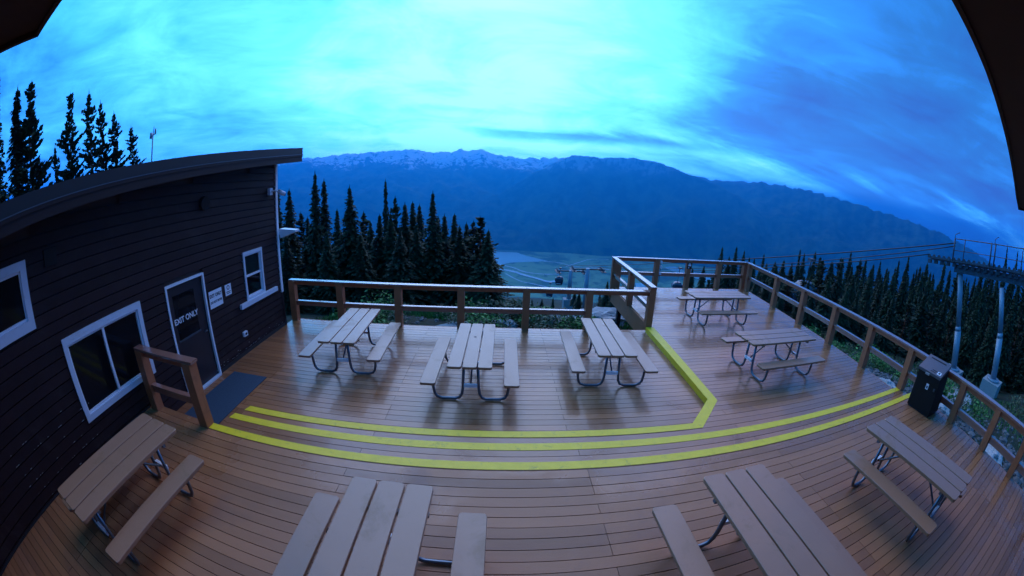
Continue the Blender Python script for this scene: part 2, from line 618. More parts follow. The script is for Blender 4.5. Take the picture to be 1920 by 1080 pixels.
ribbon('river', [(-3, -12.6), (1.5, -13.1), (4, -13.7), (6, -14.1), (8, -14.5), (9.5, -14.2)], 75, VAL + 4, M_bar)
ribbon('road', [(-3, -11.9), (1.6, -12.5), (4, -13.2), (7, -13.4), (9.5, -13.2)], 35, VAL + 5, M_bar)
ribbon('road', [(7.0, -11.4), (9.5, -11.5), (12, -11.9), (16, -11.8), (19.5, -12.3), (24, -12.0)], 28, VAL + 5, M_bar)
ribbon('road', [(10.5, -12.0), (12.5, -11.2), (14.2, -10.6), (17, -10.4)], 26, VAL + 6, M_bar)
ribbon('road', [(1.0, -13.6), (3.2, -14.6), (5.5, -15.0), (8, -15.4)], 24, VAL + 6, M_bar)

# ---------------------------------------------------------------- mountains
SKY = [(-62, 2.6), (-45, 3.2), (-33, 2.8), (-29.7, 3.0), (-25.2, 3.5), (-19.1, 4.1), (-14.5, 4.5), (-9, 4.4), (-7.6, 4.55), (-6.3, 5.1), (-5.2, 4.6), (-3.6, 5.3),
       (-1.8, 4.6), (-0.3, 4.3), (4.5, 4.2), (8.5, 4.4), (12.4, 4.5), (17.2, 4.3), (22, 3.9), (28, 3.0), (32.1, 2.6), (35.8, 3.0), (39.6, 2.9), (45, 2.7), (51.4, 2.0), (59.6, 1.1), (66.7, 0.3), (75, -1.5), (88, -4)]
FRONT = [(-12, -6.5), (-6, -4), (0, -1.2), (4, 1.6), (8.5, 4.1), (10.5, 4.75), (12.4, 4.85), (14.5, 4.6), (17.2, 4.9), (20.3, 4.85), (24.2, 4.2), (28.1, 3.0), (32.1, 1.9), (36, 0.2), (40, -2.5), (43, -5.0), (48, -8.0), (52, -9.9)]


def ridge(x, y, f, o=0.0):
    v, a, fr = 0.0, 1.0, f
    for k in range(5):
        v += a * (1 - abs(noise.noise(Vector((x * fr, y * fr, o + k * 7.3)))) * 2.2)
        a *= 0.5
        fr *= 2.03
    return v / 1.94


def mountain(tab, r0, r1, r2, o, jag, dist=None):
    def fn(x, y, a, r, r1=r1, r2=r2):
        if dist:
            r1 = interp(a, dist)
            r2 = r1 + 3500
        e = interp(a, tab) + jag * noise.noise(Vector((a * 0.9, o, 1.7))) + jag * 0.6 * noise.noise(Vector((a * 3.1, o, 5.7)))
        top = CAMZ + r1 * math.tan(R(e))
        base = VAL - 60
        if r <= r1:
            t = (r - r0) / (r1 - r0)
            p = t ** 1.15
            z = base + (top - base) * p
            gul = (ridge(x + 900 * o, y, 0.00042, o) - 0.55)
            w = min(1, t * 3) * (1 - t) ** 0.55
            z += gul * 850 * w
            # never poke above the crest line as seen from the deck
            lim = CAMZ + r * math.tan(R(e - 0.12 * (1 - t)))
            z = min(z, lim)
        else:
            t = (r - r1) / (r2 - r1)
            z = top - (top - VAL) * t * 0.8
        return z
    return fn


def mountain_mat(name, snow):
    m = bpy.data.materials.new(name)
    m.use_nodes = True
    t = m.node_tree
    b = t.nodes['Principled BSDF']
    b.inputs['Roughness'].default_value = 0.9
    b.inputs['Specular IOR Level'].default_value = 0.1
    g, s = pos_nodes(t)
    P = g.outputs['Position']
    n1 = noise_tex(P, 0.004, 8, 0.65, 0.5, t)
    n2 = noise_tex(P, 0.0012, 6, 0.6, 0.3, t)
    mp = t.nodes.new('ShaderNodeMapping')
    mp.inputs['Scale'].default_value = (1, 1, 0.28)
    t.links.new(P, mp.inputs[0])
    n5 = noise_tex(mp.outputs[0], 0.0068, 7, 0.62, 0.8, t)
    forest = mixc(t, step(t, n1, 0.4, 0.62), (0.006, 0.020, 0.016), (0.06, 0.12, 0.07))
    cut = mixc(t, mth('MULTIPLY', step(t, n2, 0.58, 0.63), 0.6, tree=t), forest, (0.09, 0.15, 0.07))
    z = mth('ADD', s.outputs[2], mth('MULTIPLY', mth('SUBTRACT', n2, 0.5, tree=t), 900.0, tree=t), tree=t)
    rock = mixc(t, step(t, n1, 0.4, 0.6), (0.07, 0.08, 0.10), (0.14, 0.15, 0.17))
    col = mixc(t, step(t, z, 330.0, 620.0), cut, rock)
    sn = mth('ADD', n5, mth('MULTIPLY', step(t, z, 350.0, 1100.0), 0.22, tree=t), tree=t)
    sn = mth('MULTIPLY', mth('MULTIPLY', step(t, sn, 0.562, 0.572), step(t, s.outputs[0], 5200.0, 900.0), tree=t), step(t, z, 420.0, 560.0), tree=t)
    col = mixc(t, mth('MULTIPLY', sn, snow, tree=t), col, (0.92, 0.95, 1.0))
    t.links.new(col, b.inputs['Base Color'])
    return m


azm = [-62 + 0.28 * i for i in range(540)]
rm = [7100 + 100 * i for i in range(86)] + [15700 + 500 * i for i in range(9)]
tag(polar(azm, rm, mountain(SKY, 7100, 13000, 17000, 0.0, 0.30, [(-10, 12900), (6, 12700), (30, 11200), (50, 10000), (80, 9600)])).build('mountain_range', mountain_mat('snowy_range', 1.0)), kind='structure')
azf = [-12 + 0.25 * i for i in range(257)]
rf = [7050 + 50 * i for i in range(42)] + [9150 + 300 * i for i in range(5)]
tag(polar(azf, rf, mountain(FRONT, 7050, 9100, 10500, 2.0, 0.20)).build('mountain_ridge', mountain_mat('wooded_ridge', 0.35)), kind='structure')

# ---------------------------------------------------------------- decks
RISE = 0.128
Z0, Z1, Z2, Z3 = 0.0, RISE, 2 * RISE, 3 * RISE
XW = -5.33


def xr(y):
    return 7.72 + 0.148 * y


def boards(name, ya, yb, xl, xrf, z, pitch=0.14, gap=0.009, th=0.03, joints=(-4.2, -1.68, 1.07, 3.72, 6.5)):
    mb = MB()
    n = max(1, round((yb - ya) / pitch))
    p = (yb - ya) / n
    for i in range(n):
        y0, y1 = ya + i * p, ya + (i + 1) * p - gap
        js = [j for k, j in enumerate(joints) if (i + k) % 2 == 0 or random.random() < 0.15]
        a0, a1, b0, b1 = xl(y0), xl(y1), xrf(y0), xrf(y1)
        cuts = [j for j in js if max(a0, a1) + 0.3 < j < min(b0, b1) - 0.3]
        ends = [(a0, a1)] + [(c, c) for c in cuts] + [(b0, b1)]
        for (p0, p1), (q0, q1), first in zip(ends, ends[1:], range(99)):
            g = 0.0 if first == 0 else 0.005
            dz = random.uniform(-0.0012, 0.0012)
            mb.hexa([(p0 + g, y0, z - th), (q0, y0, z - th), (q1, y1, z - th), (p1 + g, y1, z - th)],
                    [(p0 + g, y0, z + dz), (q0, y0, z + dz), (q1, y1, z + dz), (p1 + g, y1, z + dz)])
    return tag(mb.build(name, M_deck), kind='structure')


boards('deck', -3.2, 3.51, lambda y: XW, xr, Z3)
boards('stair_tread', 3.51, 4.02, lambda y: -3.9, xr, Z2)


def xleft(y):
    if y < 4.45:
        return -3.9
    if y < 5.08:
        return 3.04 + (y - 4.45) * 0.97
    if y < 8.62:
        return 3.65 + (y - 5.08) * 0.040
    return 3.93 + (y - 8.62) * 0.03


boards('stair_tread', 4.02, 4.45, xleft, xr, Z1)
boards('deck', 4.45, 12.46, xleft, xr, Z1)
boards('deck', 3.53, 8.68, lambda y: XW, lambda y: xleft(max(y, 4.46)) - 0.01 if y > 4.45 else 3.04, Z0)
# slabs coloured near-black as the shade under the board gaps, plus support posts
fr = MB()
for z, ya, yb, xa, xb in ((Z3, -3.2, 3.49, XW, 7.6), (Z2, 3.5, 4.0, -3.88, 8.1), (Z0, 3.55, 8.64, XW, 3.0)):
    fr.box(xa, xb, ya, yb, z - 0.30, z - 0.045)
fr.hexa([(3.05, 4.5, Z1 - .3), (8.3, 4.5, Z1 - .3), (9.45, 12.4, Z1 - .3), (4.08, 12.4, Z1 - .3), (3.99, 8.64, Z1 - .3), (3.7, 5.1, Z1 - .3)],
        [(3.05, 4.5, Z1 - .045), (8.3, 4.5, Z1 - .045), (9.45, 12.4, Z1 - .045), (4.08, 12.4, Z1 - .045), (3.99, 8.64, Z1 - .045), (3.7, 5.1, Z1 - .045)])
for x in (-4.6, -2.2, 0.2, 2.6):
    fr.box(x, x + .14, 8.3, 8.44, -1.5, -.3)
for x in (4.2, 6.6, 9.0):
    fr.box(x, x + .14, 12.1, 12.24, -3.2, -.17)
    fr.box(x, x + .14, 9.0, 9.14, -2.2, -.17)
tag(fr.build('deck_shade_and_posts', M_dark), kind='structure')
ri = MB()
ri.box(XW, 8.2, 3.475, 3.495, 0.0, Z3 - 0.032)
ri.box(-3.9, 8.2, 3.985, 4.005, 0.0, Z2 - 0.032)
ri.box(-3.9, 3.04, 4.42, 4.438, 0.0, Z1 - 0.032)
ri.box(-3.885, -3.865, 3.50, 3.985, 0, Z2 - .032)
ri.box(-3.885, -3.865, 4.01, 4.42, 0, Z1 - .032)
ri.box(XW, 3.95, 8.685, 8.705, -0.26, -0.002)
ri.box(3.95, 9.56, 12.465, 12.49, -0.28, Z1 - 0.002)
ri.hexa([(3.90, 8.7, -.42), (3.94, 8.7, -.42), (4.05, 12.46, -.42), (4.01, 12.46, -.42)], [(3.90, 8.7, Z1 - .033), (3.94, 8.7, Z1 - .033), (4.05, 12.46, Z1 - .033), (4.01, 12.46, Z1 - .033)])
for ya, yb, z in ((-3.2, 3.5, Z3), (3.52, 12.46, Z1)):
    ri.hexa([(xr(ya), ya, z - .26), (xr(ya) + .03, ya, z - .26), (xr(yb) + .03, yb, z - .26), (xr(yb), yb, z - .26)],
            [(xr(ya), ya, z - .002), (xr(ya) + .03, ya, z - .002), (xr(yb) + .03, yb, z - .002), (xr(yb), yb, z - .002)])
tag(ri.build('deck_fascia', M_rail), kind='structure')

# yellow strips on the step edges
T = 0.005


def strip(name, poly_, z, label):
    mb = MB()
    n = len(poly_)
    mb.hexa([(x, y, z) for x, y in poly_], [(x, y, z + T) for x, y in poly_])
    return mb


s1 = strip('a', [(-4.03, 3.38), (xr(3.38), 3.38), (xr(3.51), 3.512), (-3.91, 3.512)], Z3, '')
tag(s1.build('nosing_strip', M_yel), 'longest yellow edge strip, on the topmost step in front of the near boards', 'yellow strip', 'yellow strips on the step edges')
s2 = strip('a', [(-3.9, 3.885), (xr(3.88), 3.885), (xr(4.02), 4.022), (-3.87, 4.022)], Z2, '')
tag(s2.build('nosing_strip', M_yel), 'middle yellow edge strip, on the second step down', 'yellow strip', 'yellow strips on the step edges')
s3 = MB()
pin = [(-3.88, 4.452), (3.035, 4.452), (3.645, 5.085), (3.785, 8.55)]
pout = [(-3.92, 4.315), (3.13, 4.315), (3.80, 5.03), (3.98, 8.55)]
for i in range(3):
    q = [pout[i], pout[i + 1], pin[i + 1], pin[i]]
    s3.hexa([(x, y, Z1 + 0.001) for x, y in q], [(x, y, Z1 + T) for x, y in q])
s3.hexa([(3.63, 5.08, 0.002), (3.645, 5.08, 0.002), (3.785, 8.55, 0.002), (3.77, 8.55, 0.002)], [(3.63, 5.08, Z1 + T), (3.645, 5.08, Z1 + T), (3.785, 8.55, Z1 + T), (3.77, 8.55, Z1 + T)])
s3.hexa([(3.02, 4.46, 0.002), (3.035, 4.452, 0.002), (3.645, 5.085, 0.002), (3.63, 5.09, 0.002)], [(3.02, 4.46, Z1 + T), (3.035, 4.452, Z1 + T), (3.645, 5.085, Z1 + T), (3.63, 5.09, Z1 + T)])
tag(s3.build('nosing_strip', M_yel), 'bent yellow edge strip that turns at a corner and runs to the railing post', 'yellow strip', 'yellow strips on the step edges')

# ---------------------------------------------------------------- railings
PW = 0.165


def railing(label, pts, posts, ztop, zbase, zmid, capw=0.15, over=(0.1, 0.1), trim=True):
    a, b = Vector(pts[0] + (0,)), Vector(pts[1] + (0,))
    d = (b - a)
    ln = d.length
    d.normalize()
    ang = math.atan2(d.y, d.x)
    t = empty('deck_railing', (a.x, a.y, zbase), ang, label, 'railing', 'brown timber railings round the deck')
    H_ = ztop - zbase
    for i, p in enumerate(posts):
        mb = MB()
        w = PW / 2
        mb.box(p - w, p + w, -w, w, -0.02, H_ - 0.04)
        mb.build('post', M_rail, t)
    c = MB()
    cuts = [-over[0]] + [p for p in posts[1:-1]][1::2] + [ln + over[1]]
    for x0, x1 in zip(cuts, cuts[1:]):
        c.box(x0, x1 - 0.006, -capw / 2, capw / 2, H_ - 0.038, H_)
    c.build('top_rail', M_cap, t)
    u = MB()
    u.box(0, ln, -0.02, 0.02, H_ - 0.13, H_ - 0.041)
    u.build('sub_rail', M_rail, t)
    m = MB()
    for p, q in zip(posts, posts[1:]):
        m.box(p + w, q - w, -0.045, 0.045, zmid - zbase, zmid - zbase + 0.038)
        m.box(p + w, q - w, -0.018, 0.018, zmid - zbase - 0.09, zmid - zbase)
    m.build('mid_rail', M_cap, t)
    return t


ra1 = railing('long straight railing behind the three lengthwise picnic tables', ((-5.26, 8.62), (3.78, 8.66)), [0.02, 1.36, 2.84, 4.36, 5.94, 7.50], 1.07, 0, 0.49, over=(0.05, 0.0))
ra2 = railing('short railing return between the lower and raised deck', ((3.86, 8.66), (4.02, 12.5)), [0.0, 1.75, 3.75], 1.07 + Z1, Z1, 0.62, over=(0.12, 0.1))
ra2b = railing('far railing of the raised deck holding the small black sign', ((4.10, 12.56), (9.58, 12.56)), [0.12, 1.55, 2.82, 4.15, 5.36], 1.07 + Z1, Z1, 0.64, over=(0.0, 0.06))
yA, yB = 12.5, -2.6
LR = math.hypot(xr(yA) - xr(yB), yA - yB)


def onr(y):
    return (yA - y) / (yA - yB) * LR


ra3 = railing('long slanting railing down the right side of the deck beside the bin', ((xr(yA) - .03, yA - .02), (xr(yB) - .03, yB)), [onr(v) for v in (12.3, 10.25, 8.6, 7.0, 5.45, 3.95, 2.15, 1.0, -0.05, -1.4)], 1.07 + Z1, Z1, 0.66, over=(0.1, 0.1))
ra4 = railing('short stair guard rail with two posts in front of the exit door', ((-5.14, 3.42), (-3.97, 3.44)), [0.0, 1.16], Z3 + 1.0, Z3, Z3 + 0.40, over=(0.1, 0.12))

# notices on the posts
sg = empty('post_notice', (6.92, 12.56 - PW / 2 - 0.003, 0.86), 0, 'small black notice with white marks on a far railing post', 'notice')
MB().box(-.10, .10, -.012, 0, 0, .24).build('panel', M_blk, sg)
q = MB()
q.box(-.06, .06, -.015, -.012, .11, .17)
q.box(-.045, .045, -.0145, -.012, .18, .21)
q.box(-.05, -.01, -.0145, -.012, .03, .07)
q.build('marking', M_wtx, sg)
sg2 = empty('hose_bracket', (5.65 + PW / 2 + 0.0, 12.47, 0.62), 0, 'white fittings strapped to the side of a far railing post', 'bracket')
q = MB()
for z in (0.0, 0.24, 0.42):
    MB().box(0, .07, -.05, .05, z, z + .09).build('fitting', M_white, sg2)
MB().tube([(.03, 0, -.3), (.03, 0, .5)], 0.012).build('pipe', M_steel, sg2)

# ---------------------------------------------------------------- picnic tables
TL, TH, TZ = 1.83, 0.04, 0.755


def make_table(bo=0.66):
    t = empty('picnic_table', (0, 0, 0))
    tp = MB()
    for k in (-1, 0, 1):
        tp.plank(k * 0.238, 0, 0.220, TL, TZ - TH, TZ)
    tp.build('tabletop', M_top, t)
    for s in (-1, 1):
        MB().plank(s * bo, 0, 0.245, TL, 0.45 - TH, 0.45).build('bench', M_top, t)
    for e in (-1, 1):
        y = e * 0.64
        for s in (-1, 1):
            x0, x1 = s * 0.13, s * (bo - .06)
            pts = [(x0 - s * 0.02, y, TZ - TH - .005), (x0, y, 0.22), (x0 + s * .015, y, 0.12), (x0 + s * .05, y, 0.055), (x0 + s * .12, y, 0.027),
                   (x1 - s * .12, y, 0.027), (x1 - s * .04, y, 0.055), (x1, y, 0.12), (x1 + s * .015, y, 0.22), (x1 + s * .03, y, 0.405)]
            MB().tube(pts, 0.024, 8).build('leg', M_tube, t)
        c = MB()
        c.box(-.35, .35, y - .02, y + .02, TZ - TH - .035, TZ - TH - .001)
        for s in (-1, 1):
            c.box(s * bo - .10, s * bo + .10, y - .02, y + .02, .405 - .02, .409)
        c.build('cross_bar', M_tube, t)
        MB().tube([(0, y - e * 0.0, 0.30), (0, e * 0.12, TZ - TH - .01)], 0.015, 6).build('brace', M_tube, t)
        MB().box(-.11, .11, y - .022 + e * .03, y + .022 + e * .03, .27, .32).build('connector', M_plate, t)
    return t


proto = make_table()
TABS = [
    (-2.86, 6.74, Z0, 2.6, 'picnic table nearest the dark cabin on the lower deck, turned slightly'),
    (-0.40, 6.09, Z0, -0.7, 'middle picnic table of the lower deck with a parasol hole in its top'),
    (2.10, 6.55, Z0, -2.0, 'picnic table between the bent yellow strip and the middle table'),
    (6.10, 9.10, Z1, -90, 'farthest picnic table, standing sideways under the far railing'),
    (5.72, 6.00, Z1, -89, 'sideways picnic table on the raised deck, second from its far railing'),
    (-3.72, 1.47, Z3, -2.5, 'picnic table standing close along the dark cabin wall'),
    (4.72, 1.44, Z3, 1.5, 'picnic table in front of the bin on the near boards'),
    (-0.86, 1.43, Z3, -1.5, 'nearest picnic table left of centre, cut by the picture edge'),
    (2.19, 1.38, Z3, 1.0, 'nearest picnic table right of centre, cut by the picture edge'),
]
for i, (x, y, z, a, lab) in enumerate(TABS):
    t = proto if i == 0 else make_table(0.54) if i in (5, 6) else copy_tree(proto)
    t.location = (x, y, z + 0.002)
    t.rotation_euler = (0, 0, R(a))
    tag(t, lab, 'picnic table', 'brown plank picnic tables on the deck')
    if i == 1:
        MB().tube([(0, 0.25, TZ - .002), (0, 0.25, TZ + .0015)], 0.024, 14).build('parasol_hole', M_dark, t)

# ---------------------------------------------------------------- dark cabin
YC = 8.22
bld = empty('cabin', (XW, 0, 0), 0, 'dark brown lap sided cabin with white trimmed windows and an exit door', 'building')
wl = MB()
OPEN = [(2.06, 3.66, 0.90, 1.86), (-0.6, 1.44, 2.36, 2.92), (4.39, 5.42, -0.1, 1.96), (6.80, 7.42, 1.09, 2.05)]


def zb(y):
    return 3.26 + 0.082 * y


k = 0
z = -0.3
while z < 4.1:
    z1 = z + 0.148
    spans = [(-3.4, YC)]
    for (a, b, c, d) in OPEN:
        if z1 > c and z < d:
            ns = []
            for (p, q_) in spans:
                if a > p and b < q_:
                    ns += [(p, a), (b, q_)]
                else:
                    ns.append((p, q_))
            spans = ns
    for p, q_ in spans:
        # do not rise past the soffit
        lo = (z1 - 3.26) / 0.082
        p2 = max(p, lo) if z1 > zb(p) else p
        if p2 < q_ - 0.02:
            zt_ = z1 - .016
            wl.poly([(0.014, p2, z), (0.014, q_, z), (0.006, q_, zt_), (0.006, p2, zt_), (-0.03, p2, z), (-0.03, q_, z), (-.03, q_, zt_), (-.03, p2, zt_)], [(3, 2, 1, 0), (0, 1, 5, 4), (2, 3, 7, 6)])
    z = z1
nsid = len(wl.f)
for i in range(90):
    y = random.uniform(0.2, 2.2) if i < 45 else random.uniform(5.2, 8.2)
    zz = round((random.uniform(.45, 1.2) + .3) / .148) * .148 - .3 + .008 if i < 45 else 0.10 + random.random() ** 2 * 0.12
    ll = random.uniform(.008, .05)
    wl.box(.0145, .0155, y, y + ll, zz, zz + random.uniform(.004, .010))
so_ = wl.build('siding', M_sid, bld)
so_.data.materials.append(M_conc)
for p_ in so_.data.polygons[nsid:]:
    p_.material_index = 1
core = MB()
for a, b, c, d in ((-3.4, -0.6, -1.5, 3.6), (-0.6, 1.44, -1.5, 2.36), (-0.6, 1.44, 2.92, 3.2), (1.44, 2.06, -1.5, 3.3), (2.06, 3.66, -1.5, 0.90), (2.06, 3.66, 1.86, 3.4),
                   (3.66, 4.39, -1.5, 3.52), (4.39, 5.42, 1.96, 3.58), (5.42, 6.80, -1.5, 3.65), (6.80, 7.42, -1.5, 1.09), (6.80, 7.42, 2.05, 3.75), (7.42, YC - .01, -1.5, 3.85)):
    if d > 3.0 and d != 3.2 or (a, c) == (-0.6, 2.92):
        core.hexa([(-.16, a, c), (-.031, a, c), (-.031, b, c), (-.16, b, c)], [(-.16, a, zb(a) + .013), (-.031, a, zb(a) + .013), (-.031, b, zb(b) + .013), (-.16, b, zb(b) + .013)])
    else:
        core.box(-.16, -.031, a, b, c, d)
core.box(-6.0, -.16, YC - .15, YC - .012, -2.5, 3.9)
core.box(-6.0, -5.9, -3.4, YC - .2, -2, 3.4)
core.box(-.9, -.88, -3.3, YC - .2, -1, 3.3)
core.build('wall', M_soff, bld)
# siding of the far gable, corner board, base
g = MB()
z = -0.3
while z < 3.9:
    g.poly([(0, YC + .004, z), (-6, YC + .004, z), (-6, YC - .01, z + .148), (0, YC - .01, z + .148)], [(0, 1, 2, 3)])
    z += .148
g.build('gable_siding', M_sid, bld)
MB().box(-.02, .035, YC - .05, YC + .03, 0.85, 3.93).build('corner_board', M_wht2, bld)
MB().box(-.02, .02, YC - .05, YC + .03, -.3, 0.85).build('corner_board', M_sid, bld)
fs = MB()
fs.box(-.01, .02, 5.47, YC - .06, -.02, .07)
fs.box(-.01, .03, -3.4, 3.36, Z3, Z3 + .02)
fs.build('base_flashing', M_flash, bld)


def sheet(mb, x0, x1, ya, yb, off0, off1):
    mb.hexa([(x0, ya, zb(ya) + off0), (x1, ya, zb(ya) + off0), (x1, yb, zb(yb) + off0), (x0, yb, zb(yb) + off0)],
            [(x0, ya, zb(ya) + off1), (x1, ya, zb(ya) + off1), (x1, yb, zb(yb) + off1), (x0, yb, zb(yb) + off1)])


YE = 8.52
rf_ = MB()
sheet(rf_, -6.4, .575, -3.6, YE, .17, .325)
roof = rf_.build('roof', M_flash, bld)
r2 = MB()
sheet(r2, .577, .590, -3.6, YE + .01, .160, .172)
r2.build('drip_edge', M_lid, roof)
f2 = MB()
sheet(f2, .53, .57, -3.6, YE - .01, 0, .165)
f2.hexa([(-6.4, YE - .04, zb(YE)), (.53, YE - .04, zb(YE)), (.53, YE, zb(YE)), (-6.4, YE, zb(YE))], [(-6.4, YE - .04, zb(YE) + .165), (.53, YE - .04, zb(YE) + .165), (.53, YE, zb(YE) + .165), (-6.4, YE, zb(YE) + .165)])
f2.build('fascia', M_fas, bld)
f3 = MB()
sheet(f3, .570, .585, -3.6, YE - .005, 0.115, .165)
f3.build('fascia_trim', M_fas, bld)
sf = MB()
sheet(sf, -.16, .53, -3.6, YE - .045, 0.012, .03)
for i in range(28):
    y = -3.4 + i * .42
    sheet(sf, .0, .53, y, y + .012, 0.004, .0115)
sf.build('soffit', M_soff, bld)


def window(y0, y1, z0, z1, vertical=False, double=True, sill=None, w=.085, head=.10):
    f = MB()
    X0, X1 = -.03, .035
    f.box(X0, X1, y0 - w, y1 + w, z1, z1 + head)
    f.box(X0, X1 - .003, y0 - w, y1 + w, z0 - w, z0)
    f.box(X0, X1 - .001, y0 - w, y0, z0, z1)
    f.box(X0, X1 - .001, y1, y1 + w, z0, z1)
    o = f.build('window', M_white, bld)
    s = MB()
    i = .03
    s.box(-.05, .005, y0, y1, z0, z0 + i)
    s.box(-.05, .005, y0, y1, z1 - i, z1)
    s.box(-.05, .004, y0, y0 + i, z0 + i, z1 - i)
    s.box(-.05, .004, y1 - i, y1, z0 + i, z1 - i)
    if vertical:
        zm = (z0 + z1) / 2
        s.box(-.045, .012, y0 + i, y1 - i, zm - .018, zm + .018)
    elif double:
        ym = (y0 + y1) / 2
        s.box(-.045, .012, ym - .022, ym + .022, z0 + i, z1 - i)
    s.build('sash', M_wht2, o)
    p = MB()
    p.box(-.04, -.03, y0 + i / 2, y1 - i / 2, z0 + i / 2, z1 - i / 2)
    p.build('pane', M_glass, o)
    if sill:
        MB().box(-.02, .07, sill[0], sill[1], z0 - w - .10, z0 - w).build('sill', M_white, o)
    return o


window(2.06, 3.66, 0.90, 1.86)
window(-0.6, 1.44, 2.36, 2.92, w=.12)
window(6.80, 7.42, 1.12, 2.02, vertical=True, sill=(6.46, 7.95), w=.055, head=.07)

dr = MB()
dr.box(-.06, -.02, 4.43, 5.38, .02, 1.93)
door = dr.build('door', M_door, bld)
MB().box(-.021, -.014, 4.56, 5.14, 1.02, 1.78).build('pane', M_glass, door)
q = MB()
q.box(-.02, -.008, 4.53, 5.17, .985, 1.02)
q.build('glazing_bead', M_steel, door)
MB().tube([(-.02, 5.30, .95), (.035, 5.30, .95), (.035, 5.20, .95)], .012, 8).build('handle', M_steel, door)
df = MB()
df.box(-.02, .03, 4.375, 4.415, 0, 1.99)
df.box(-.02, .03, 5.40, 5.44, 0, 1.99)
df.box(-.02, .028, 4.415, 5.40, 1.95, 1.99)
df.build('door_frame', M_wht2, bld)
MB().box(-.02, .06, 4.415, 5.40, 0, .03).build('threshold', M_white, bld)


def text(name, s, size, loc, rot, m, parent, bold=0.0, ext=0.001, sx=1.0):
    cu = bpy.data.curves.new(name, 'FONT')
    cu.body = s
    cu.size = size
    cu.align_x = 'CENTER'
    cu.align_y = 'CENTER'
    cu.extrude = ext
    cu.offset = bold
    tmp = bpy.data.objects.new('tmp', cu)
    C.objects.link(tmp)
    bpy.context.view_layer.update()
    me = bpy.data.meshes.new_from_object(tmp.evaluated_get(bpy.context.evaluated_depsgraph_get()))
    bpy.data.objects.remove(tmp)
    o = bpy.data.objects.new(name, me)
    me.materials.clear()
    me.materials.append(m)
    C.objects.link(o)
    o.location = loc
    o.rotation_euler = rot
    o.scale = (sx, 1, 1)
    o.parent = parent
    return o


FX = (R(90), 0, R(90))      # lettering that faces +X
text('lettering', 'EXIT ONLY', 0.135, (-.010, 4.83, 1.345), FX, M_wtx, door, 0.003, 0.001, 0.98)


def sign(y0, y1, z0, z1, label):
    t = empty('wall_sign', (XW + .014, (y0 + y1) / 2, (z0 + z1) / 2), 0, label, 'sign', 'signs beside the exit door')
    MB().box(0, .006, (y0 - y1) / 2, (y1 - y0) / 2, (z0 - z1) / 2, (z1 - z0) / 2).build('panel', M_wht2, t)
    return t


s = sign(5.52, 5.925, 1.268, 1.592, 'larger white sign reading EXIT ONLY DO NOT ENTER')
text('lettering', 'EXIT ONLY', 0.088, (.0075, 0, .065), FX, M_blk, s, 0.003, .001, 0.86)
text('lettering', 'DO NOT ENTER', 0.058, (.0075, 0, -.055), FX, M_blk, s, 0.002, .001, 0.84)
s = sign(6.035, 6.24, 1.372, 1.588, 'smaller white notice with a round emblem above two lines')
em = MB()
em.tube([(.0065, 0, .045), (.008, 0, .045)], .045, 20)
em.build('emblem', M_blk, s)
MB().tube([(.0085, 0, .045), (.009, 0, .045)], .028, 20).build('emblem', M_wht2, s)
l2 = MB()
l2.box(.0065, .0075, -.07, .07, -.045, -.03)
l2.box(.0065, .0075, -.06, .06, -.075, -.062)
l2.build('text_lines', M_blk, s)

# fittings on the cabin wall
o = empty('outlet_box', (XW + .012, 6.46, .44), 0, 'small white outlet box low on the cabin wall', 'outlet box')
MB().box(0, .05, -.065, .065, -.05, .05).build('housing', M_wht2, o)
MB().box(.05, .056, -.025, .04, -.022, .025).build('cover', M_dark, o)
o = empty('security_camera', (XW + .03, 7.9, 3.28), 0, 'white security camera on a bracket under the cabin eave', 'camera')
MB().box(-.02, .05, -.06, .06, -.08, .08).build('mount', M_white, o)
MB().tube([(.04, 0, 0), (.14, .05, .02), (.18, .16, -.02)], .02, 8).build('arm', M_white, o)
MB().tube([(.17, .13, .0), (.25, .26, -.07)], .055, 12).build('housing', M_white, o)
MB().tube([(.252, .262, -.07), (.262, .275, -.078)], .042, 12).build('lens', M_blk, o)
o = empty('wall_lamp', (XW + .02, YC + .035, 2.28), 0, 'pale wedge shaped lamp sticking out from the cabin corner', 'lamp')
MB().box(-.03, .04, 0, .05, -.04, .04).build('bracket', M_white, o)
sh = MB()
sh.hexa([(.04, .0, -.12), (.44, .06, .03), (.44, .26, .03), (.04, .26, -.12)], [(.02, .0, .10), (.44, .06, .075), (.44, .26, .075), (.02, .26, .10)])
sh.build('shade', M_wht2, o)
for y, z_, lab in ((5.60, 3.20, 'dark round vent hood high on the cabin wall'), (2.05, 2.95, 'dark square vent high above the slider window')):
    o = empty('wall_vent', (XW + .012, y, z_), 0, lab, 'vent')
    if z_ > 3:
        MB().tube([(0, 0, 0), (.07, 0, -.01)], .12, 16).build('hood', M_dark, o)
    else:
        MB().box(0, .03, -.12, .12, -.10, .10).build('hood', M_dark, o)
# weather mast on the roof
o = empty('weather_mast', (-8.0, 6.4, 3.94), 0, 'thin weather mast with sensor head standing on the cabin roof', 'mast')
MB().tube([(0, 0, 0), (.0, 0, .88)], .018, 8).build('pole', M_mast, o)
q = MB()
q.tube([(-.09, 0, .80), (.09, 0, .86)], .012, 6)
q.tube([(.09, 0, .84), (.09, 0, .97)], .025, 8)
q.tube([(-.09, 0, .76), (-.09, 0, .90)], .035, 8)
q.tube([(0, 0, .88), (.02, .0, 1.04)], .01, 6)
q.build('sensor_head', M_mast, o)
# door mat
mm = MB()
mm.plank(-4.675, 4.6, .81, 2.0, .002, .014, .01, 0, .003)
tag(mm.build('door_mat', M_mat), 'dark blue grey rubber mat lying before the exit door', 'mat')

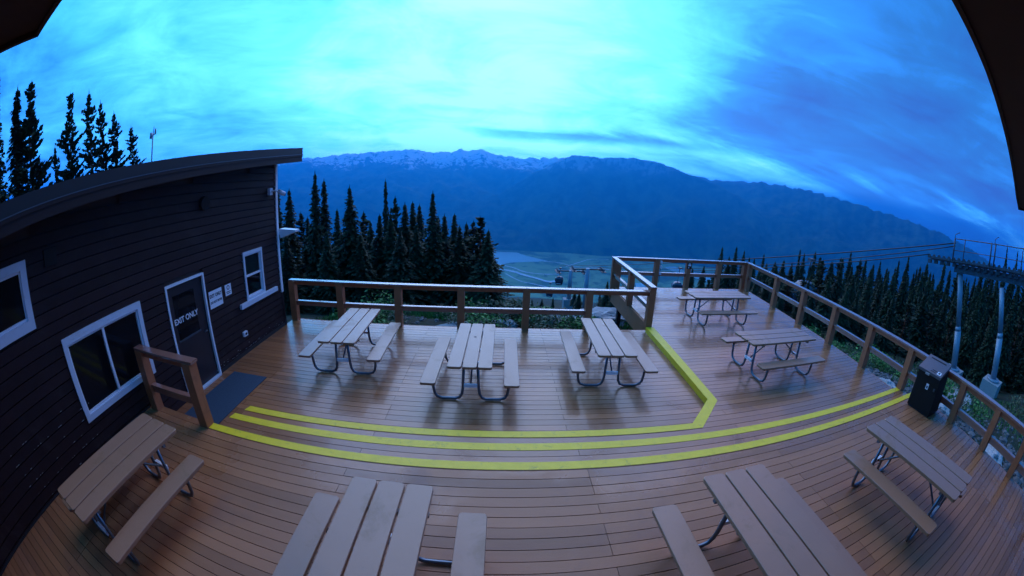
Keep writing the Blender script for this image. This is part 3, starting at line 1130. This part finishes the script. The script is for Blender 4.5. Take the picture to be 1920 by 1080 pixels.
# ---------------------------------------------------------------- bin
b_ = empty('litter_bin', (7.715, 2.905, Z3), 0, 'tall dark bear-proof bin with a slanted grey lid by the railing', 'bin')
bb = MB()
bb.hexa([(-.26, -.325, .03), (.26, -.325, .03), (.26, .325, .03), (-.26, .325, .03)], [(-.25, -.26, .78), (.20, -.26, .90), (.20, .34, .90), (-.25, .34, .78)])
bb.build('body', M_bin, b_)
MB().box(-.24, .24, -.30, .30, 0, .03).build('plinth', M_blk, b_)
ld = MB()
ld.hexa([(-.275, -.28, .735), (.215, -.28, .88), (.215, .36, .88), (-.275, .36, .735)], [(-.275, -.28, .785), (.215, -.28, .955), (.215, .36, .955), (-.275, .36, .785)])
lo_ = ld.build('lid', M_lid, b_)
sl_ = math.atan2(.17, .49)
q = MB()
mx = Matrix.Translation((-.275, .03, .785)) @ Matrix.Rotation(-sl_, 4, 'Y')
q.box(.04, .13, -.26, -.16, .002, .004, mx)
q.build('sticker', M_wtx, lo_)
q = MB()
MB().box(.06, .115, -.235, -.185, .0045, .0055, mx).build('sticker_print', M_blk, lo_)
MB().box(.05, .06, -.12, .02, .002, .006, mx).build('slot', M_blk, lo_)
MB().box(.10, .112, -.13, .0, .002, .006, mx).build('slot', M_blk, lo_)
q.box(.42, .445, -.2, .24, .002, .008, mx)
q.build('hinge', M_blk, lo_)
MB().box(-.305, -.276, .02, .13, .72, .755).build('handle', M_conc, b_)
q = MB()
q.box(-.263, -.2605, -.05, .02, .46, .57)
q.build('sticker', M_wtx, b_)
MB().box(-.2645, -.2632, -.035, .005, .48, .53).build('sticker_print', M_steel, b_)
MB().box(-.285, -.261, -.24, -.20, .50, .55).build('lock', M_steel, b_)

# ---------------------------------------------------------------- lodge roof over the camera
ld_ = empty('lodge', (0, -3.2, 0), 0, 'dark underside of the lodge roof framing both top corners', 'building')
zr = CAMZ + 0.80 
out = [(-2.10, .55), (-.6, .43), (.8, .36), (2.0, .56), (3.7, .87), (6.4, 1.37), (7.9, 1.62), (7.9, -4.2), (-2.75, -4.2), (-2.65, -.15), (-2.37, .30)]
rr_ = MB()
rr_.hexa([(x, y + 3.2, zr + .03) for x, y in out[::1]][::-1], [(x, y + 3.2, zr + .26) for x, y in out][::-1])
ro = rr_.build('roof', M_soff, ld_)
ed = MB()
for (x0, y0), (x1, y1) in zip(out, out[1:] + out[:1]):
    d = Vector((x1 - x0, y1 - y0, 0)).normalized()
    n_ = Vector((-d.y, d.x, 0)) * .03
    ed.hexa([(x0, y0 + 3.2, zr), (x1, y1 + 3.2, zr), (x1 - n_.x, y1 - n_.y + 3.2, zr), (x0 - n_.x, y0 - n_.y + 3.2, zr)][::1],
            [(x0, y0 + 3.2, zr + .029), (x1, y1 + 3.2, zr + .029), (x1 - n_.x, y1 - n_.y + 3.2, zr + .029), (x0 - n_.x, y0 - n_.y + 3.2, zr + .029)][::1])
ed.build('eave_trim', M_soff, ld_)
q = MB()
q.box(-7.5, 7.2, -.3, 0, -1, zr + .02)
q.build('wall', M_sid, ld_)

# ---------------------------------------------------------------- vegetation
def conifer_meshes(seed, h=9.0, rad=1.15, whorls=52, power=0.9, pine=False, bare=0.05, gap=0.12, top=0.0):
    """tapered trunk and whorls of drooping boughs, each bough a run of small needle sprays"""
    rnd = random.Random(seed)
    cr_ = MB()
    z = bare * h
    while z < h - 0.10:
        t = (z - bare * h) / (h - bare * h)
        lump = 1 + 0.12 * math.sin(t * 19 + seed) + 0.10 * math.sin(t * 41 + seed * 2)
        r = rad * (1 - t) ** power * lump
        if pine:
            r = rad * min(1.0, (1 - t) * 2.2 + .22) * (0.55 + .45 * (1 - t)) * (0.75 + .35 * math.sin(t * 23 + seed))
        r = max(r, 0.07 + top * (1 - t))
        nb = 8 + int(r * 5)
        a0 = rnd.random() * 6.28
        for k in range(nb):
            if rnd.random() < gap:
                continue
            a = a0 + k * 6.28 / nb + rnd.uniform(-.35, .35)
            L_ = r * (rnd.uniform(0.55, 1.2) if not pine else rnd.uniform(.35, 1.25))
            rise = (-0.42 if not pine else 0.40) * L_ + rnd.uniform(-.06, .06)
            nseg = 3 + int(L_ * 7)
            for m in range(nseg):
                u = (m + .7) / nseg
                if pine and u < .35:
                    continue
                cx, cy = math.cos(a) * L_ * u, math.sin(a) * L_ * u
                cz = z + rise * u ** 1.4 + (0.06 * L_ * u * u if not pine else 0)
                w = (0.045 + 0.075 * (1 - u * .7) * min(1.1, r)) * rnd.uniform(.7, 1.3)
                if pine:
                    w *= 1.35
                l2_ = (L_ / nseg * .75 + .035)
                for q in range(2 if not pine else 3):
                    tw = rnd.uniform(-1, 1)
                    da = a + rnd.uniform(-.9, .9)
                    dx, dy = math.cos(da) * l2_, math.sin(da) * l2_
                    px, py = -math.sin(da) * w, math.cos(da) * w
                    ox, oy, oz = cx + rnd.uniform(-.05, .05), cy + rnd.uniform(-.05, .05), cz + rnd.uniform(-.06, .03)
                    dz = .03 if not pine else -.05
                    cr_.poly([(ox - dx, oy - dy, oz + dz), (ox + px, oy + py, oz + tw * w), (ox + dx, oy + dy, oz - dz * 1.6), (ox - px, oy - py, oz - tw * w)], [(0, 1, 2, 3)])
        z += (h / whorls) * rnd.uniform(.65, 1.35) * (1 - .4 * t)
    for q in range(5):
        a = rnd.random() * 6.28
        cr_.poly([(0, 0, h + .22 - q * .06), (.035 * math.cos(a), .035 * math.sin(a), h - .1), (0, 0, h - .3), (-.035 * math.cos(a), -.035 * math.sin(a), h - .1)], [(0, 1, 2, 3)])
    tr = MB()
    tr.tube([(0, 0, -1.2), (0.0, 0, h * .35), (0.02, 0, h * .98)], 0.13 * h / 9, 7, True, 0.012)
    # limbs
    for i in range(14):
        zz, a = h * (.08 + .06 * i), rnd.random() * 6.28
        l3 = rad * .7 * (1 - i / 16)
        tr.tube([(0, 0, zz), (math.cos(a) * l3, math.sin(a) * l3, zz + (-.3 if not pine else .3) * l3)], .022, 4, False, .006)
    return cr_, tr


VAR = []
for i, kw in enumerate([dict(rad=1.05, power=.85), dict(rad=1.45, power=.95), dict(rad=1.8, power=1.0, whorls=56), dict(rad=.62, power=.55, gap=.22, whorls=60),
                        dict(rad=1.35, pine=True, whorls=36, gap=.38, bare=.1), dict(rad=1.15, pine=True, whorls=34, gap=.5, bare=.12)]):
    c_, t_ = conifer_meshes(11 + i * 3, **kw)
    VAR.append((c_.mesh('crown', M_pine if kw.get('pine') else M_fir), t_.mesh('trunk', M_trunk)))


def tree(x, y, ztop, var, label, group, wid=1.0, zbase=None, lean=None):
    zb_ = ground(x, y) if zbase is None else zbase
    h = max(1.5, ztop - zb_)
    sc = h / 9.1
    o = bpy.data.objects.new('conifer_tree', None)
    C.objects.link(o)
    o.location = (x, y, zb_)
    q_ = Euler((random.uniform(-.015, .015), random.uniform(-.015, .015), random.random() * 6.28)).to_quaternion()
    if lean:
        q_ = Vector(lean[:2] + (0,)).to_track_quat('X', 'Z') @ Euler((0, lean[2], 0)).to_quaternion() @ q_
    o.rotation_euler = q_.to_euler()
    o.scale = (wid * sc ** 0.55, wid * sc ** 0.55, sc)
    tag(o, label, 'tree', group)
    for nme, me in (('crown', VAR[var][0]), ('trunk', VAR[var][1])):
        c = bpy.data.objects.new(nme, me)
        C.objects.link(c)
        c.parent = o
    return o


def at_(a, d, e):
    """ground position and top height for a tree seen at azimuth a, elevation e of its tip, d metres off"""
    return d * math.sin(R(a)), d * math.cos(R(a)), CAMZ + d * math.tan(R(e))


GM = 'firs behind the long straight railing'
mid = [  # azimuth, distance, elevation of the tip, variant, width, label
    (-32.6, 22, -0.6, 3, 1.0, 'slim fir just right of the cabin corner'),
    (-31.0, 21, -0.9, 0, 1.1, 'second slim fir from the cabin corner, bushier below'),
    (-27.3, 20, 1.35, 0, 0.95, 'tallest pointed fir of the pair near the cabin lamp'),
    (-25.8, 20.5, 0.3, 3, 1.0, 'slightly shorter pointed fir in the pair near the cabin lamp'),
    (-22.2, 19, -0.7, 2, 1.05, 'broad bushy fir standing alone left of the group'),
    (-17.1, 21, 0.3, 3, .62, 'bare thin spire rising above the middle group of firs'),
    (-15.8, 23, -2.2, 5, .8, 'thin ragged pine next to the bare spire'),
    (-10.3, 19.5, -1.4, 1, 1.0, 'dark pointed fir right of the middle group, tall and full'),
    (-3.0, 18.5, -4.9, 4, 1.25, 'round topped pine at the right end of the tree group'),
]
for a, d, e, va, w, lab in mid:
    x, y, zt = at_(a, d, e)
    tree(x, y, zt, va, lab, GM, w)
fill = [(-29.5, 24, -4.2), (-28.6, 22, -5.0), (-24.4, 23, -4.0), (-20.3, 24, -4.4), (-19.4, 21, -5.8), (-18.3, 20, -4.8), (-16.6, 19.5, -4.6), (-14.6, 20.5, -3.2), (-13.2, 22, -2.9), (-12.2, 24, -3.3),
        (-12.8, 19, -6.2), (-8.6, 20.5, -4.8), (-7.2, 22, -4.6), (-6.4, 19.5, -6.3), (-5.0, 21.5, -5.9), (-4.2, 20, -5.6), (-1.6, 20, -8.3), (-2.0, 17.6, -6.9), (-34.5, 24, -2.8), (-21.0, 18, -7.5), (-15.2, 18, -7.2), (-26.0, 18, -7.0), (-9.6, 23, -5.0), (-31.8, 18.5, -6.5)]
for a, d, e in fill:
    x, y, zt = at_(a, d, e)
    tree(x, y, zt, random.choice([0, 1, 1, 2, 5]), 'dark fir crowded among the others behind the long straight railing', GM, random.uniform(1.0, 1.3))
GL = 'pines above the cabin roof'
left = [(-75.6, 27, 17.0, 1, 1.0, 'tall pine cut by the left picture edge above the roof'),
        (-71.7, 30, 15.4, 3, 1.5, 'narrow pine between the two taller left-hand pines'),
        (-69.0, 30, 15.6, 4, 1.25, 'broad tall pine third from the left above the roof'),
        (-62.2, 33, 13.8, 4, 1.0, 'bushy topped pine left of the gap in the roof trees'),
        (-58.4, 33, 13.9, 5, .95, 'slender pine with a leaning top, highest right of the gap'),
        (-56.4, 34, 12.4, 5, .85, 'medium pine stepping down towards the weather mast'),
        (-54.6, 34, 10.8, 5, .95, 'lower pine second from the end of the roof trees'),
        (-52.0, 36, 8.9, 5, .95, 'lowest pine nearest the weather mast'),
        (-64.8, 32, 7.6, 5, .7, 'small pine low in the gap of the roof trees'),
        (-79.5, 26, 11.5, 1, 1.0, 'dense pine at the far left above the roof end')]
for a, d, e, va, w, lab in left:
    x, y, zt = at_(a, d, e)
    tree(x, y, zt, va, lab, GL, w * 1.3, zbase=-1.2, lean=(y * -.9, x * .9, .20))
GR = 'dark forest of firs beyond the right railing'
rnd = random.Random(77)
for row, (d0, de) in enumerate(((62, 0.0), (54, -.7), (46, -1.6), (39, -3.0))):
    a = 36.5 + row * .4
    while a < 96:
        tip = interp(a, [(36, -7.2), (44, -6.6), (50, -5.4), (56, -4.6), (62, -3.6), (68, -3.4), (74, -2.0), (80, -0.5), (90, 1.5)]) + de + rnd.uniform(-1.1, .9)
        x, y, zt = at_(a, d0 + rnd.uniform(-3, 3), tip)
        tree(x, y, zt, rnd.choice([0, 0, 1, 1, 2, 3, 5]), 'dark fir in the close forest beyond the right railing', GR, rnd.uniform(1.05, 1.5), zbase=min(ground(x, y), zt - 5.5))
        a += rnd.uniform(.9, 1.7) * (1.0 if row < 2 else 1.3)
for d0, e0 in ((33, -6.2), (28, -9.0)):
    a = 39.0
    while a < (66.5 if d0 > 30 else 63):
        x, y, zt = at_(a, d0 + rnd.uniform(-2, 2), e0 + rnd.uniform(-1.4, 1.0) - (2.2 if a < 47 else 0))
        tree(x, y, zt, rnd.choice([0, 1, 1, 2, 5]), 'dark fir in the close forest beyond the right railing', GR, rnd.uniform(1.0, 1.4), zbase=min(ground(x, y), zt - 3.5))
        a += rnd.uniform(1.6, 2.8)
for a, d, e, lab in ((76.9, 58, 1.4, 'taller fir rising behind the lift tower walkway'), (78.9, 58, 1.3, 'second tall fir at the right end behind the lift tower walkway'), (44.6, 50, -5.2, 'spindly bare topped fir left of the right forest')):
    x, y, zt = at_(a, d, e)
    tree(x, y, zt, 3 if a < 50 else 0, lab, GR, .8)
# smaller trees seen through the railing of the raised deck
for i, (a, d, e, lab) in enumerate([(33.4, 40, -6.6, 'bushy fir left of the pair above the raised deck corner'), (35.5, 41, -6.3, 'thin fir of the pair above the raised deck corner'), (34.6, 38, -7.8, None), (31.2, 36, -9.6, None), (29.6, 38, -10.2, None), (37.6, 38, -7.5, None), (32.2, 33, -11.5, None),
                                    (36.4, 34, -10.5, None), (39.5, 34, -9.8, None), (41.5, 36, -8.6, None), (25.6, 40, -13.6, None), (43.5, 33, -9.8, None), (46.5, 35, -9.0, None), (50, 36, -8.4, None)]):
    x, y, zt = at_(a, d, e)
    tree(x, y, zt, rnd.choice([1, 2, 4, 5]), lab or 'fir seen through the railing of the raised deck', 'firs below the raised deck', 1.0, zbase=min(ground(x, y), zt - 4))
for a, d, e in ((17.1, 40, -13.7), (17.8, 42, -14.4), (18.4, 38, -14.0), (19.6, 45, -13.6), (12.9, 52, -15.6), (12.2, 60, -15.5), (8.8, 50, -16.9), (7.0, 48, -17.2), (16.2, 44, -15.6), (20.4, 38, -14.6), (22.0, 40, -14.3), (5.5, 46, -17.4)):
    x, y, zt = at_(a, d, e)
    tree(x, y, zt, rnd.choice([0, 1, 3]), 'little fir on the slope edge beside the far lift towers', 'little firs on the slope edge', 1.15, zbase=zt - rnd.uniform(2.2, 3.6))


def shrub_mesh(seed, r=0.6, h=0.7, n=420, leaf=.05):
    rnd = random.Random(seed)
    mb = MB()
    lobes = [(rnd.uniform(-.6, .6) * r, rnd.uniform(-.6, .6) * r, rnd.uniform(.25, .75) * h, rnd.uniform(.35, .6) * r) for _ in range(6)]
    for i in range(n):
        lx, ly, lz, lr = rnd.choice(lobes)
        d = Vector((rnd.gauss(0, 1), rnd.gauss(0, 1), rnd.gauss(0, 1))).normalized() * lr * rnd.uniform(.6, 1.05)
        p = Vector((lx, ly, lz)) + d
        p.z = max(p.z, 0.02)
        a, b = Vector((rnd.gauss(0, 1), rnd.gauss(0, 1), rnd.gauss(0, .6))).normalized(), Vector((rnd.gauss(0, 1), rnd.gauss(0, 1), rnd.gauss(0, .6))).normalized()
        s_ = leaf * rnd.uniform(.6, 1.5)
        mb.poly([p - a * s_, p + b * s_ * .6, p + a * s_, p - b * s_ * .6], [(0, 1, 2, 3)])
    for k in range(5):
        lx, ly, lz, lr = lobes[k]
        mb.tube([(0, 0, -.1), (lx * .5, ly * .5, lz * .6), (lx, ly, lz)], .012, 5, False)
    return mb


SH = [shrub_mesh(3 + i, .65, .75, 420).mesh('shrub', M_shrub if i % 2 == 0 else M_shrub2) for i in range(4)]
spots = []
rnd = random.Random(9)
for i in range(34):
    spots.append((rnd.uniform(-5.2, 3.2), rnd.uniform(9.9, 13.5), rnd.uniform(.75, 1.35), 'low green shrub on the slope behind the long straight railing', 'shrubs behind the long straight railing'))
for i in range(26):
    y = rnd.uniform(1, 12)
    spots.append((xr(y) + rnd.uniform(3.6, 9.5), y + rnd.uniform(-1, 3), rnd.uniform(.7, 1.4), 'green shrub growing beyond the slanting right railing', 'shrubs beyond the right railing'))
for i in range(10):
    spots.append((rnd.uniform(9.5, 15.5), rnd.uniform(9.0, 14), rnd.uniform(.8, 1.3), 'green shrub growing beyond the slanting right railing', 'shrubs beyond the right railing'))
for x, y, s_, lab, gr in spots:
    o = bpy.data.objects.new('shrub', rnd.choice(SH))
    C.objects.link(o)
    o.location = (x, y, ground(x, y) - .05)
    o.scale = (s_, s_, s_ * rnd.uniform(.7, 1.1))
    o.rotation_euler = (0, 0, rnd.random() * 6)
    tag(o, lab, 'shrub', gr)

# low plants and heather covering the slope, loose stones
gc = MB()
for i in range(16000):
    if i % 3:
        x, y = rnd.uniform(-6.5, 6), rnd.uniform(8.8, 20)
    else:
        x, y = rnd.uniform(9, 26), rnd.uniform(-2, 22)
        if x < xr(y) + 4.5 + rnd.random() * 2.5:
            continue
    if noise.noise(Vector((x * .5, y * .5, 8))) < -.12:
        continue
    z = ground(x, y)
    for q in range(2):
        a = rnd.random() * 6.28
        hh, w = rnd.uniform(.05, .22), rnd.uniform(.015, .05)
        dx, dy = math.cos(a) * w, math.sin(a) * w
        gc.poly([(x - dx, y - dy, z), (x + dx, y + dy, z), (x + dx * .3 + rnd.uniform(-.06, .06), y + dy * .3 + rnd.uniform(-.06, .06), z + hh)], [(0, 1, 2)])
tag(gc.build('ground_cover', M_shrub), 'low green plants and heather covering the slope round the deck', 'ground cover', None, 'stuff')
gv = MB()


def stone(mb, x, y, z, r, sq=.6, n=6, rn=rnd):
    pts = [(0, 0, r * sq * rn.uniform(.8, 1.1))]
    for ring, (rr, zz) in enumerate(((.75, .5), (1.0, -.1))):
        for k in range(n):
            a = 6.28 * k / n + ring * .5
            q = r * rr * rn.uniform(.75, 1.2)
            pts.append((math.cos(a) * q, math.sin(a) * q, r * sq * zz * rn.uniform(.7, 1.3)))
    f = [(0, 1 + k, 1 + (k + 1) % n) for k in range(n)] + [(1 + k, 1 + n + k, 1 + n + (k + 1) % n, 1 + (k + 1) % n) for k in range(n)]
    mb.poly([(x + p[0], y + p[1], z + p[2]) for p in pts], f)


for i in range(5200):
    y = rnd.uniform(-3, 14)
    x = xr(y) + .15 + abs(rnd.gauss(0, 3.4))
    stone(gv, x, y, ground(x, y), rnd.choice([.04, .05, .06, .08, .11, .16]) * rnd.uniform(.7, 1.3), n=5)
for i in range(500):
    x, y = rnd.uniform(-5, 6), rnd.uniform(8.9, 13)
    stone(gv, x, y, ground(x, y), rnd.choice([.04, .06, .1]), n=5)
tag(gv.build('gravel', M_grav), 'loose grey gravel and stones along the right side of the deck', 'gravel', None, 'stuff')


def rock(x, y, r, sx, sy, sz, rz, label, grp=None, dz=0.0):
    import bmesh
    bm = bmesh.new()
    bmesh.ops.create_icosphere(bm, subdivisions=4, radius=1)
    sd_ = x * 3.1 + y
    for v_ in bm.verts:
        n_ = v_.co.normalized()
        k_ = 1 + .42 * noise.noise(n_ * 1.6 + Vector((sd_, 0, 0))) + .2 * noise.noise(n_ * 4 + Vector((0, sd_, 0))) + .08 * noise.noise(n_ * 11)
        # facets
        k_ = round(k_ * 9) / 9 * .35 + k_ * .65
        v_.co = n_ * k_
    me = bpy.data.meshes.new('boulder')
    bm.to_mesh(me)
    bm.free()
    me.materials.append(M_rock)
    o = bpy.data.objects.new('boulder', me)
    C.objects.link(o)
    o.location = (x, y, ground(x, y) + dz)
    o.scale = (r * sx, r * sy, r * sz)
    o.rotation_euler = (0, 0, rz)
    return tag(o, label, 'boulder', 'boulders on the slope behind the railings')


rock(1.95, 11.1, .62, 1.0, .7, .62, .3, 'ragged streaked boulder behind the railing near the middle table', dz=.12)
rock(3.95, 13.4, .9, 1.3, .8, .42, .2, 'long flat pale slab beside the raised deck return', dz=.25)
rock(-1.25, 11.0, .4, 1.5, .6, .35, .35, 'low wedge of grey rock left of the middle table', dz=.02)
rock(.15, 11.1, .42, 1.1, .7, .5, 0, 'grey boulder just right of the middle table top', dz=.06)
rock(-5.0, 10.6, .35, 1.2, .8, .45, 0, 'small grey rock by the railing post at the cabin')
rock(-3.3, 10.4, .3, 1, 1, .5, 1, 'small dark rock behind the second railing post')
rock(11.2, 5.9, .5, 1.1, .9, .6, 1, 'grey rock in the gravel between two right railing posts')
rock(12.3, 3.8, .4, 1.1, .8, .5, 2, 'grey rock in the gravel left of the bin')
rock(11.5, 0.9, .5, 1.2, .8, .5, .5, 'grey rock in the gravel right of the bin')
rock(17.0, 4.4, .8, 1.6, 1, .5, .5, 'flat rock on the bank below the lift tower footing')

# ---------------------------------------------------------------- lift towers
def big_tower():
    t = empty('lift_tower', (29.9, 11.2, ground(29.9, 11.2)), 0, 'large pale two-legged lift tower with a catwalk beyond the right railing', 'lift tower')
    g0 = ground(29.9, 11.2)
    ztop = 1.15
    for (x, y), (dx, dy), ed_ in (((30.4, 9.8), (-.5, 1.5), 14.8), ((29.5, 5.4), (-.3, 1.4), 14.0)):
        zg = CAMZ - math.hypot(x, y) * math.tan(R(ed_))
        l_ = MB()
        l_.tube([(x - 29.9, y - 11.2, zg - g0), (x - 29.9 + dx * .4, y - 11.2 + dy * .4, zg + 2.6 - g0)], .30, 14)
        l_.tube([(x - 29.9 + dx * .4, y - 11.2 + dy * .4, zg + 2.6 - g0), (x - 29.9 + dx * .46, y - 11.2 + dy * .46, zg + 2.9 - g0)], .30, 14, True, .24)
        l_.tube([(x - 29.9 + dx * .46, y - 11.2 + dy * .46, zg + 2.9 - g0), (x - 29.9 + dx, y - 11.2 + dy, ztop + .4 - g0)], .24, 14)
        l_.tube([(x - 29.9, y - 11.2, zg - g0), (x - 29.9, y - 11.2, zg + .12 - g0)], .62, 14)
        l_.build('mast', M_mast, t)
        f_ = MB()
        f_.box(x - 30.75, x - 29.05, y - 12.05, y - 10.35, zg - g0 - 2.6, zg - g0 - .01)
        f_.build('footing', M_conc, t)
    X = 30.0 - 29.9
    # girder and sheave train
    g_ = MB()
    ya, yb = 14.4 - 11.2, -4.0 - 11.2
    g_.box(X - .5, X + .5, yb, ya - 2.6, ztop - g0, ztop + .55 - g0)
    g_.box(X - .28, X + .28, ya - 3.0, ya, ztop + .62 - g0, ztop + .82 - g0)
    y = ya
    while y > yb:
        g_.box(X - .75, X - .55, y - .30, y + .02, ztop + .35 - g0, ztop + .65 - g0)
        y -= .62
    g_.box(X - .74, X - .58, yb, ya - .2, ztop + .60 - g0, ztop + .84 - g0)
    g_.build('girder', M_steel, t)
    sm_ = MB().tube([(-.06, 0, 0), (.06, 0, 0)], .15, 12).mesh('sheave', M_steel)
    y = ya
    while y > yb:
        s_ = bpy.data.objects.new('sheave', sm_)
        C.objects.link(s_)
        s_.parent = t
        s_.location = (X - .66, y, ztop + .84 - g0)
        y -= .50
    w = MB()
    y = ya - .3
    while y > yb:
        w.box(X - 1.15, X - .8, y - .45, y, ztop + .70 - g0, ztop + .75 - g0)
        y -= .5
    w.build('catwalk', M_steel, t)
    for i, yy in enumerate((11.9, 10.9, 8.3, 7.9, 5.2, 2.2)):
        MB().tube([(X - .98, yy - 11.2, ztop + .7 - g0), (X - .98, yy - 11.2, ztop + 2.25 - g0)], .07 if i in (0, 2, 3) else .045, 6).build('rail_post', M_steel, t)
    h_ = MB()
    h_.tube([(X - .98, 11.9 - 11.2, ztop + 2.22 - g0), (X - .98, yb, ztop + 2.12 - g0)], .035, 6)
    h_.tube([(X - .98, 11.9 - 11.2, ztop + 1.45 - g0), (X - .98, yb, ztop + 1.40 - g0)], .025, 6)
    h_.tube([(X - .98, 11.9 - 11.2, ztop + 2.2 - g0), (X - .98, 11.9 - 11.2, ztop + 2.5 - g0), (X - .98, 11.5 - 11.2, ztop + 2.65 - g0)], .025, 6)
    h_.tube([(X - .98, 8.0 - 11.2, ztop + 2.2 - g0), (X - .98, 8.0 - 11.2, ztop + 2.5 - g0), (X - .98, 7.7 - 11.2, ztop + 2.65 - g0)], .025, 6)
    h_.build('handrail', M_steel, t)
    # the head of the tower follows the line up towards the station
    for ch in [c for c in C.objects if c.parent == t]:
        if ch.name.startswith('sheave'):
            ch.location.z += .10 * (3.2 - ch.location.y)
        elif not ch.name.startswith(('mast', 'footing')):
            for v_ in ch.data.vertices:
                v_.co.z += .10 * (3.2 - v_.co.y)
    return t


big_tower()


def small_tower(a, d, etop, ebase, label, arm):
    x, y = d * math.sin(R(a)), d * math.cos(R(a))
    zt, zb_ = CAMZ + d * math.tan(R(etop)), CAMZ + d * math.tan(R(ebase))
    t = empty('lift_tower', (x, y, zb_), 0, label, 'lift tower', 'far lift towers in the valley view')
    MB().tube([(0, 0, 0), (0, 0, zt - zb_)], .55, 12, True, .42).build('mast', M_mast, t)
    MB().box(-1.3, 1.3, -1, 1, -2.5, .15).build('footing', M_conc, t)
    c = MB()
    c.box(-arm, arm, -.12, .12, zt - zb_ - .35, zt - zb_ - .1)
    c.build('cross_arm', M_steel, t)
    for s_ in (-1, 1):
        q = MB()
        for k in range(6):
            q.tube([(s_ * arm - .1, -1.6 + k * .6, zt - zb_ - .05 - .02 * k), (s_ * arm + .1, -1.6 + k * .6, zt - zb_ - .05 - .02 * k)], .26, 10)
        q.box(s_ * arm - .5, s_ * arm + .5, -1.9, 1.9, zt - zb_ - .5, zt - zb_ - .38)
        q.build('sheave_train', M_steel, t)
    return t


small_tower(11.3, 84, -12.5, -17.0, 'shorter far lift tower with a dark crossarm, left of its pair', 3.0)
small_tower(13.9, 78, -12.0, -18.5, 'taller far lift tower whose mast drops behind a railing post', 3.1)


def cable(p, q, sag, r, name, label):
    p, q = Vector(p), Vector(q)
    pts = []
    for i in range(41):
        t = i / 40
        v_ = p.lerp(q, t)
        v_.z -= sag * 4 * t * (1 - t)
        pts.append(v_)
    return tag(MB().tube(pts, r, 5).build(name, M_cable), label, 'cable', 'lift cables')


cable((29.3, 11.9, 3.35), (13.0, 79.5, -13.6), .4, .045, 'haul_cable', 'upper dark lift cable falling left from the catwalk railing top')
cable((29.3, 11.9, 3.15), (19.0, 76, -12.8), .9, .035, 'haul_cable', 'second lift cable just under the uppermost one')
cable((29.3, 14.4, 2.1), (22.0, 75, -13.2), .6, .04, 'haul_cable', 'lowest lift cable leaving the end of the sheave train')


def cabin(a, d, e, label, hang=2.2, s=1.0):
    x, y = d * math.sin(R(a)), d * math.cos(R(a))
    z = CAMZ + d * math.tan(R(e))
    t = empty('gondola_cabin', (x, y, z), R(-15), label, 'gondola', 'gondola cabins hanging from the lift')
    rings = [(-1.0, .62, .70), (-.75, .85, .95), (-.1, .95, 1.05), (.55, .88, .95), (.9, .62, .70), (1.0, .4, .45)]
    b = MB()
    n = 20
    for zz, rx, ry in rings:
        for k in range(n):
            a_ = 6.28318 * k / n
            ca, sa = math.cos(a_), math.sin(a_)
            b.v.append((s * rx * math.copysign(abs(ca) ** .55, ca), s * ry * math.copysign(abs(sa) ** .55, sa), s * zz))
    for i in range(len(rings) - 1):
        for k in range(n):
            b.f.append((i * n + k, i * n + (k + 1) % n, (i + 1) * n + (k + 1) % n, (i + 1) * n + k))
            b.sm.append(True)
    b.f += [tuple(range(n - 1, -1, -1)), tuple((len(rings) - 1) * n + k for k in range(n))]
    b.sm += [False, False]
    b.build('shell', M_cab, t)
    w = MB()
    for sy in (-1, 1):
        w.box(-.62 * s, .62 * s, sy * 1.03 * s - .02, sy * 1.03 * s + .02, -.15 * s, .55 * s)
    for sx in (-1, 1):
        w.box(sx * .93 * s - .02, sx * .93 * s + .02, -.7 * s, .7 * s, -.15 * s, .55 * s)
    w.build('window', M_cabg, t)
    h = MB()
    h.tube([(0, 0, s), (0, 0, s + hang * .55), (.12, 0, s + hang)], .06, 6)
    h.build('hanger', M_steel, t)
    q = MB()
    q.box(-.1, .35, -.35, .35, s + hang - .12, s + hang + .12)
    q.build('grip', M_steel, t)
    q = MB()
    q.box(-.5 * s, .5 * s, -1.12 * s, -.98 * s, -.62 * s, -.55 * s)
    q.build('ski_rack', M_plate, t)
    return t


cabin(46.2, 38, -11.2, 'largest gondola cabin, dark against the forest behind the right railing', 2.0, 1.2)
cabin(27.6, 60, -13.3, 'gondola cabin seen low through the far railing', 2.2, .85)
cabin(9.6, 82, -14.2, 'gondola cabin beside the far lift towers', 1.9, .95)
cabin(8.2, 92, -16.3, 'lowest and farthest gondola cabin over the valley', 1.9, .9)

# ---------------------------------------------------------------- haze
HAZE = True
if HAZE:
    hz = MB()
    hz.box(-28000, 28000, -6000, 21500, VAL - 80, 1240)
    hm = bpy.data.materials.new('haze')
    hm.use_nodes = True
    t = hm.node_tree
    t.nodes.clear()
    pv = t.nodes.new('ShaderNodeVolumePrincipled')
    pv.inputs['Color'].default_value = (0.014, 0.39, 1.0, 1)
    pv.inputs['Density'].default_value = 1.28e-4
    pv.inputs['Anisotropy'].default_value = 0.55
    ou = t.nodes.new('ShaderNodeOutputMaterial')
    t.links.new(pv.outputs[0], ou.inputs['Volume'])
    tag(hz.build('haze', hm), 'blue morning haze filling the valley', 'haze', None, 'stuff')
